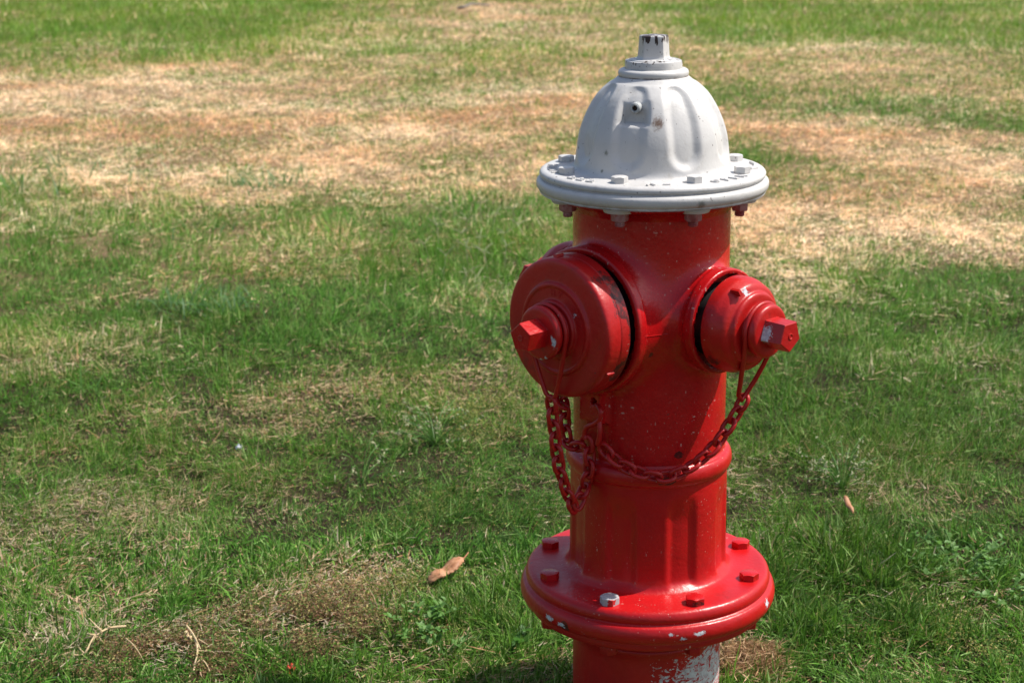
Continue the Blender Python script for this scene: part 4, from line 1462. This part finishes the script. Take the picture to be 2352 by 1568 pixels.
leafy_weed(955, 1475, 'bright leafy weed in the grass at the bottom left of the hydrant', 22, 0.075, 0.0135, M_WEEDPALE, 1, 0.050, 7)
leafy_weed(1010, 1535, 'low leafy weed at the bottom edge between straw and hydrant', 10, 0.055, 0.0125, M_WEEDPALE, 2, 0.040, 6)
leafy_weed(1195, 1512, 'broad leafy weed in the shade just left of the standpipe', 5, 0.030, 0.026, M_WEED, 3, 0.034, 3)
leafy_weed(2200, 1330, 'pale spreading weed in the grass at the lower right', 26, 0.105, 0.0115, M_WEEDPALE, 4, 0.050, 7)
leafy_weed(2300, 1395, 'second spreading weed at the far lower right edge', 14, 0.080, 0.0115, M_WEEDPALE, 5, 0.046, 6)


# coarse tufts
BLADES = {}


def blade_mesh(mat, k):
    """one arching blade of unit length along +X, unit width 1"""
    if (mat.name, k) not in BLADES:
        r_ = random.Random(40 + k)
        bd, tl = r_.uniform(0.1, 1.0), (0.15, 0.4, 0.7, 0.95, 1.38)[k]
        V, Fs = [], []
        for t, ws in ((0, 0.6), (0.3, 1.0), (0.6, 0.9), (0.85, 0.55), (1.0, 0.05)):
            q = min(tl + bd * t * (0.2 if k == 4 else 1), 1.75)
            p = np.array([math.sin(q) * t, 0, math.cos(q) * t])
            V += [p - [0, 0.03 * ws, -0.006], p, p + [0, 0.03 * ws, 0.006]]
        for i in range(4):
            c = i * 3
            Fs += [[c, c + 1, c + 4, c + 3], [c + 1, c + 2, c + 5, c + 4]]
        BLADES[(mat.name, k)] = make_mesh('blade', V, Fs, mat)
    return BLADES[(mat.name, k)]


def tuft(x, y, label, n, ln, w, mat, seed, flat=(), spread=0.05):
    r_ = random.Random(seed)
    b = gp(x, y, 0.0)
    t = empty('grass_tuft', tuple(b))
    tag(t, label, 'grass tuft')
    spec = [(r_.uniform(0, 6.28), r_.randrange(4), ln * r_.uniform(0.5, 1.1), r_.gauss(0, spread), r_.gauss(0, spread)) for _ in range(n)]
    spec += [(a, 4, l, 0.0, -0.02) for a, l in flat]
    for a, k, l, ox, oy in spec:
        o = put('blade', blade_mesh(mat, k), t, (ox, oy, 0.012 if k == 4 else -0.004), (r_.uniform(-0.3, 0.3), 0, a))
        o.scale = (l, w / 0.06 * r_.uniform(0.7, 1.1), l)


tuft(478, 690, 'dark blue green grass tuft in the middle left of the lawn', 110, 0.085, 0.0050, M_BLUEG, 11, flat=[(R(178), 0.20), (R(186), 0.13)], spread=0.075)
tuft(615, 418, 'grey green tuft at the edge of the dry grass', 55, 0.10, 0.0065, M_BLUEG, 12, spread=0.085)
tuft(90, 400, 'grey green tuft at the left edge of the dry band', 70, 0.12, 0.007, M_BLUEG, 13, spread=0.22)
tuft(430, 530, 'pair of long arching pale blades in the left green grass', 14, 0.11, 0.006, M_BLUEG, 14, spread=0.09)
tuft(215, 880, 'upright yellowish blades at the left of the green grass', 9, 0.095, 0.0038, M_WEEDPALE, 15, spread=0.02)


# seed heads: a thin stalk with three spreading fingers
def seed_head(x, y, seed, idx):
    r_ = random.Random(seed)
    b = gp(x, y, 0.0)
    h = r_.uniform(0.05, 0.085)
    top = np.array([r_.uniform(-0.02, 0.02), r_.uniform(-0.02, 0.02), h])
    bits = [tube(catmull([np.zeros(3), top * [0.3, 0.3, 0.6], top], 3), 0.0010, 5)]
    a0 = r_.uniform(0, 6.28)
    for k in range(r_.choice((2, 3, 3, 4))):
        a = a0 + k * 2.0 + r_.uniform(-0.5, 0.5)
        l = r_.uniform(0.022, 0.042)
        e = top + np.array([math.cos(a) * l, math.sin(a) * l, r_.uniform(-0.005, 0.03)])
        bits.append(tube([top, (top + e) / 2 + [0, 0, 0.003], e], 0.0012, 5, taper=[0.8, 1.1, 0.5]))
    o = put('seed_head', make_mesh('seed_head', *join(*bits), M_STRAWPALE), None, tuple(b))
    tag(o, 'pale spreading grass seed head among others in the green grass left of the hydrant', 'seed head', 'seed heads in the grass left of the hydrant')


sr = random.Random(5)
for k, (x, y) in enumerate([(1012, 505), (1045, 500), (1070, 525), (1105, 510), (1130, 535), (1008, 560), (1050, 570), (1100, 575), (1150, 560), (1180, 505), (1075, 615), (1120, 625), (1020, 620), (1060, 655), (1110, 670), (985, 600), (1160, 610), (1200, 540)]):
    seed_head(x, y, 100 + k, k)


def seed_clump(x, y, label, n, seed, ln=0.10):
    r_ = random.Random(seed)
    b = gp(x, y, 0.0)
    t = empty('seeding_grass', tuple(b))
    tag(t, label, 'grass clump')
    st, sd = [], []
    for k in range(n):
        a = r_.uniform(0, 6.28)
        q = r_.uniform(0.5, 1.25)
        l = ln * r_.uniform(0.7, 1.15)
        e = np.array([math.cos(a) * math.sin(q) * l, math.sin(a) * math.sin(q) * l, max(math.cos(q) * l, 0.025)])
        st.append(tube(catmull([np.zeros(3), e * [0.45, 0.45, 0.75], e], 4), 0.0009, 5))
        for j in range(r_.randint(3, 6)):
            p = e * (0.72 + 0.30 * r_.random()) + np.array([r_.gauss(0, 0.004), r_.gauss(0, 0.004), r_.gauss(0.002, 0.003)])
            dq = np.array([r_.gauss(0, 1), r_.gauss(0, 1), r_.gauss(0, 1)])
            dq = dq / np.linalg.norm(dq) * 0.0035
            sd.append(tube([p - dq, p, p + dq], 0.0017, 5, taper=[0.3, 1, 0.3]))
    part('stem', join(*st), M_WEEDPALE, t)
    tag(part('seed', join(*sd), M_SEED, t), kind='stuff')


seed_clump(1000, 1020, 'seeding grass clump with pale seed heads left of the hydrant', 26, 21, 0.105)
seed_clump(1935, 1125, 'seeding grass clump with pale seed heads right of the hydrant', 26, 22, 0.10)
seed_clump(830, 1110, 'smaller seeding stems left of the big seeding clump', 8, 23, 0.10)
seed_clump(1130, 690, 'few pale seeding stems in green grass close to the big cap', 8, 24, 0.09)

# the hydrant's Empty stands at its base on the soil
for ch in list(hydrant.children):
    ch.matrix_basis = Matrix.Translation((0, 0, -GZ)) @ ch.matrix_basis
hydrant.location = (0, 0, GZ)
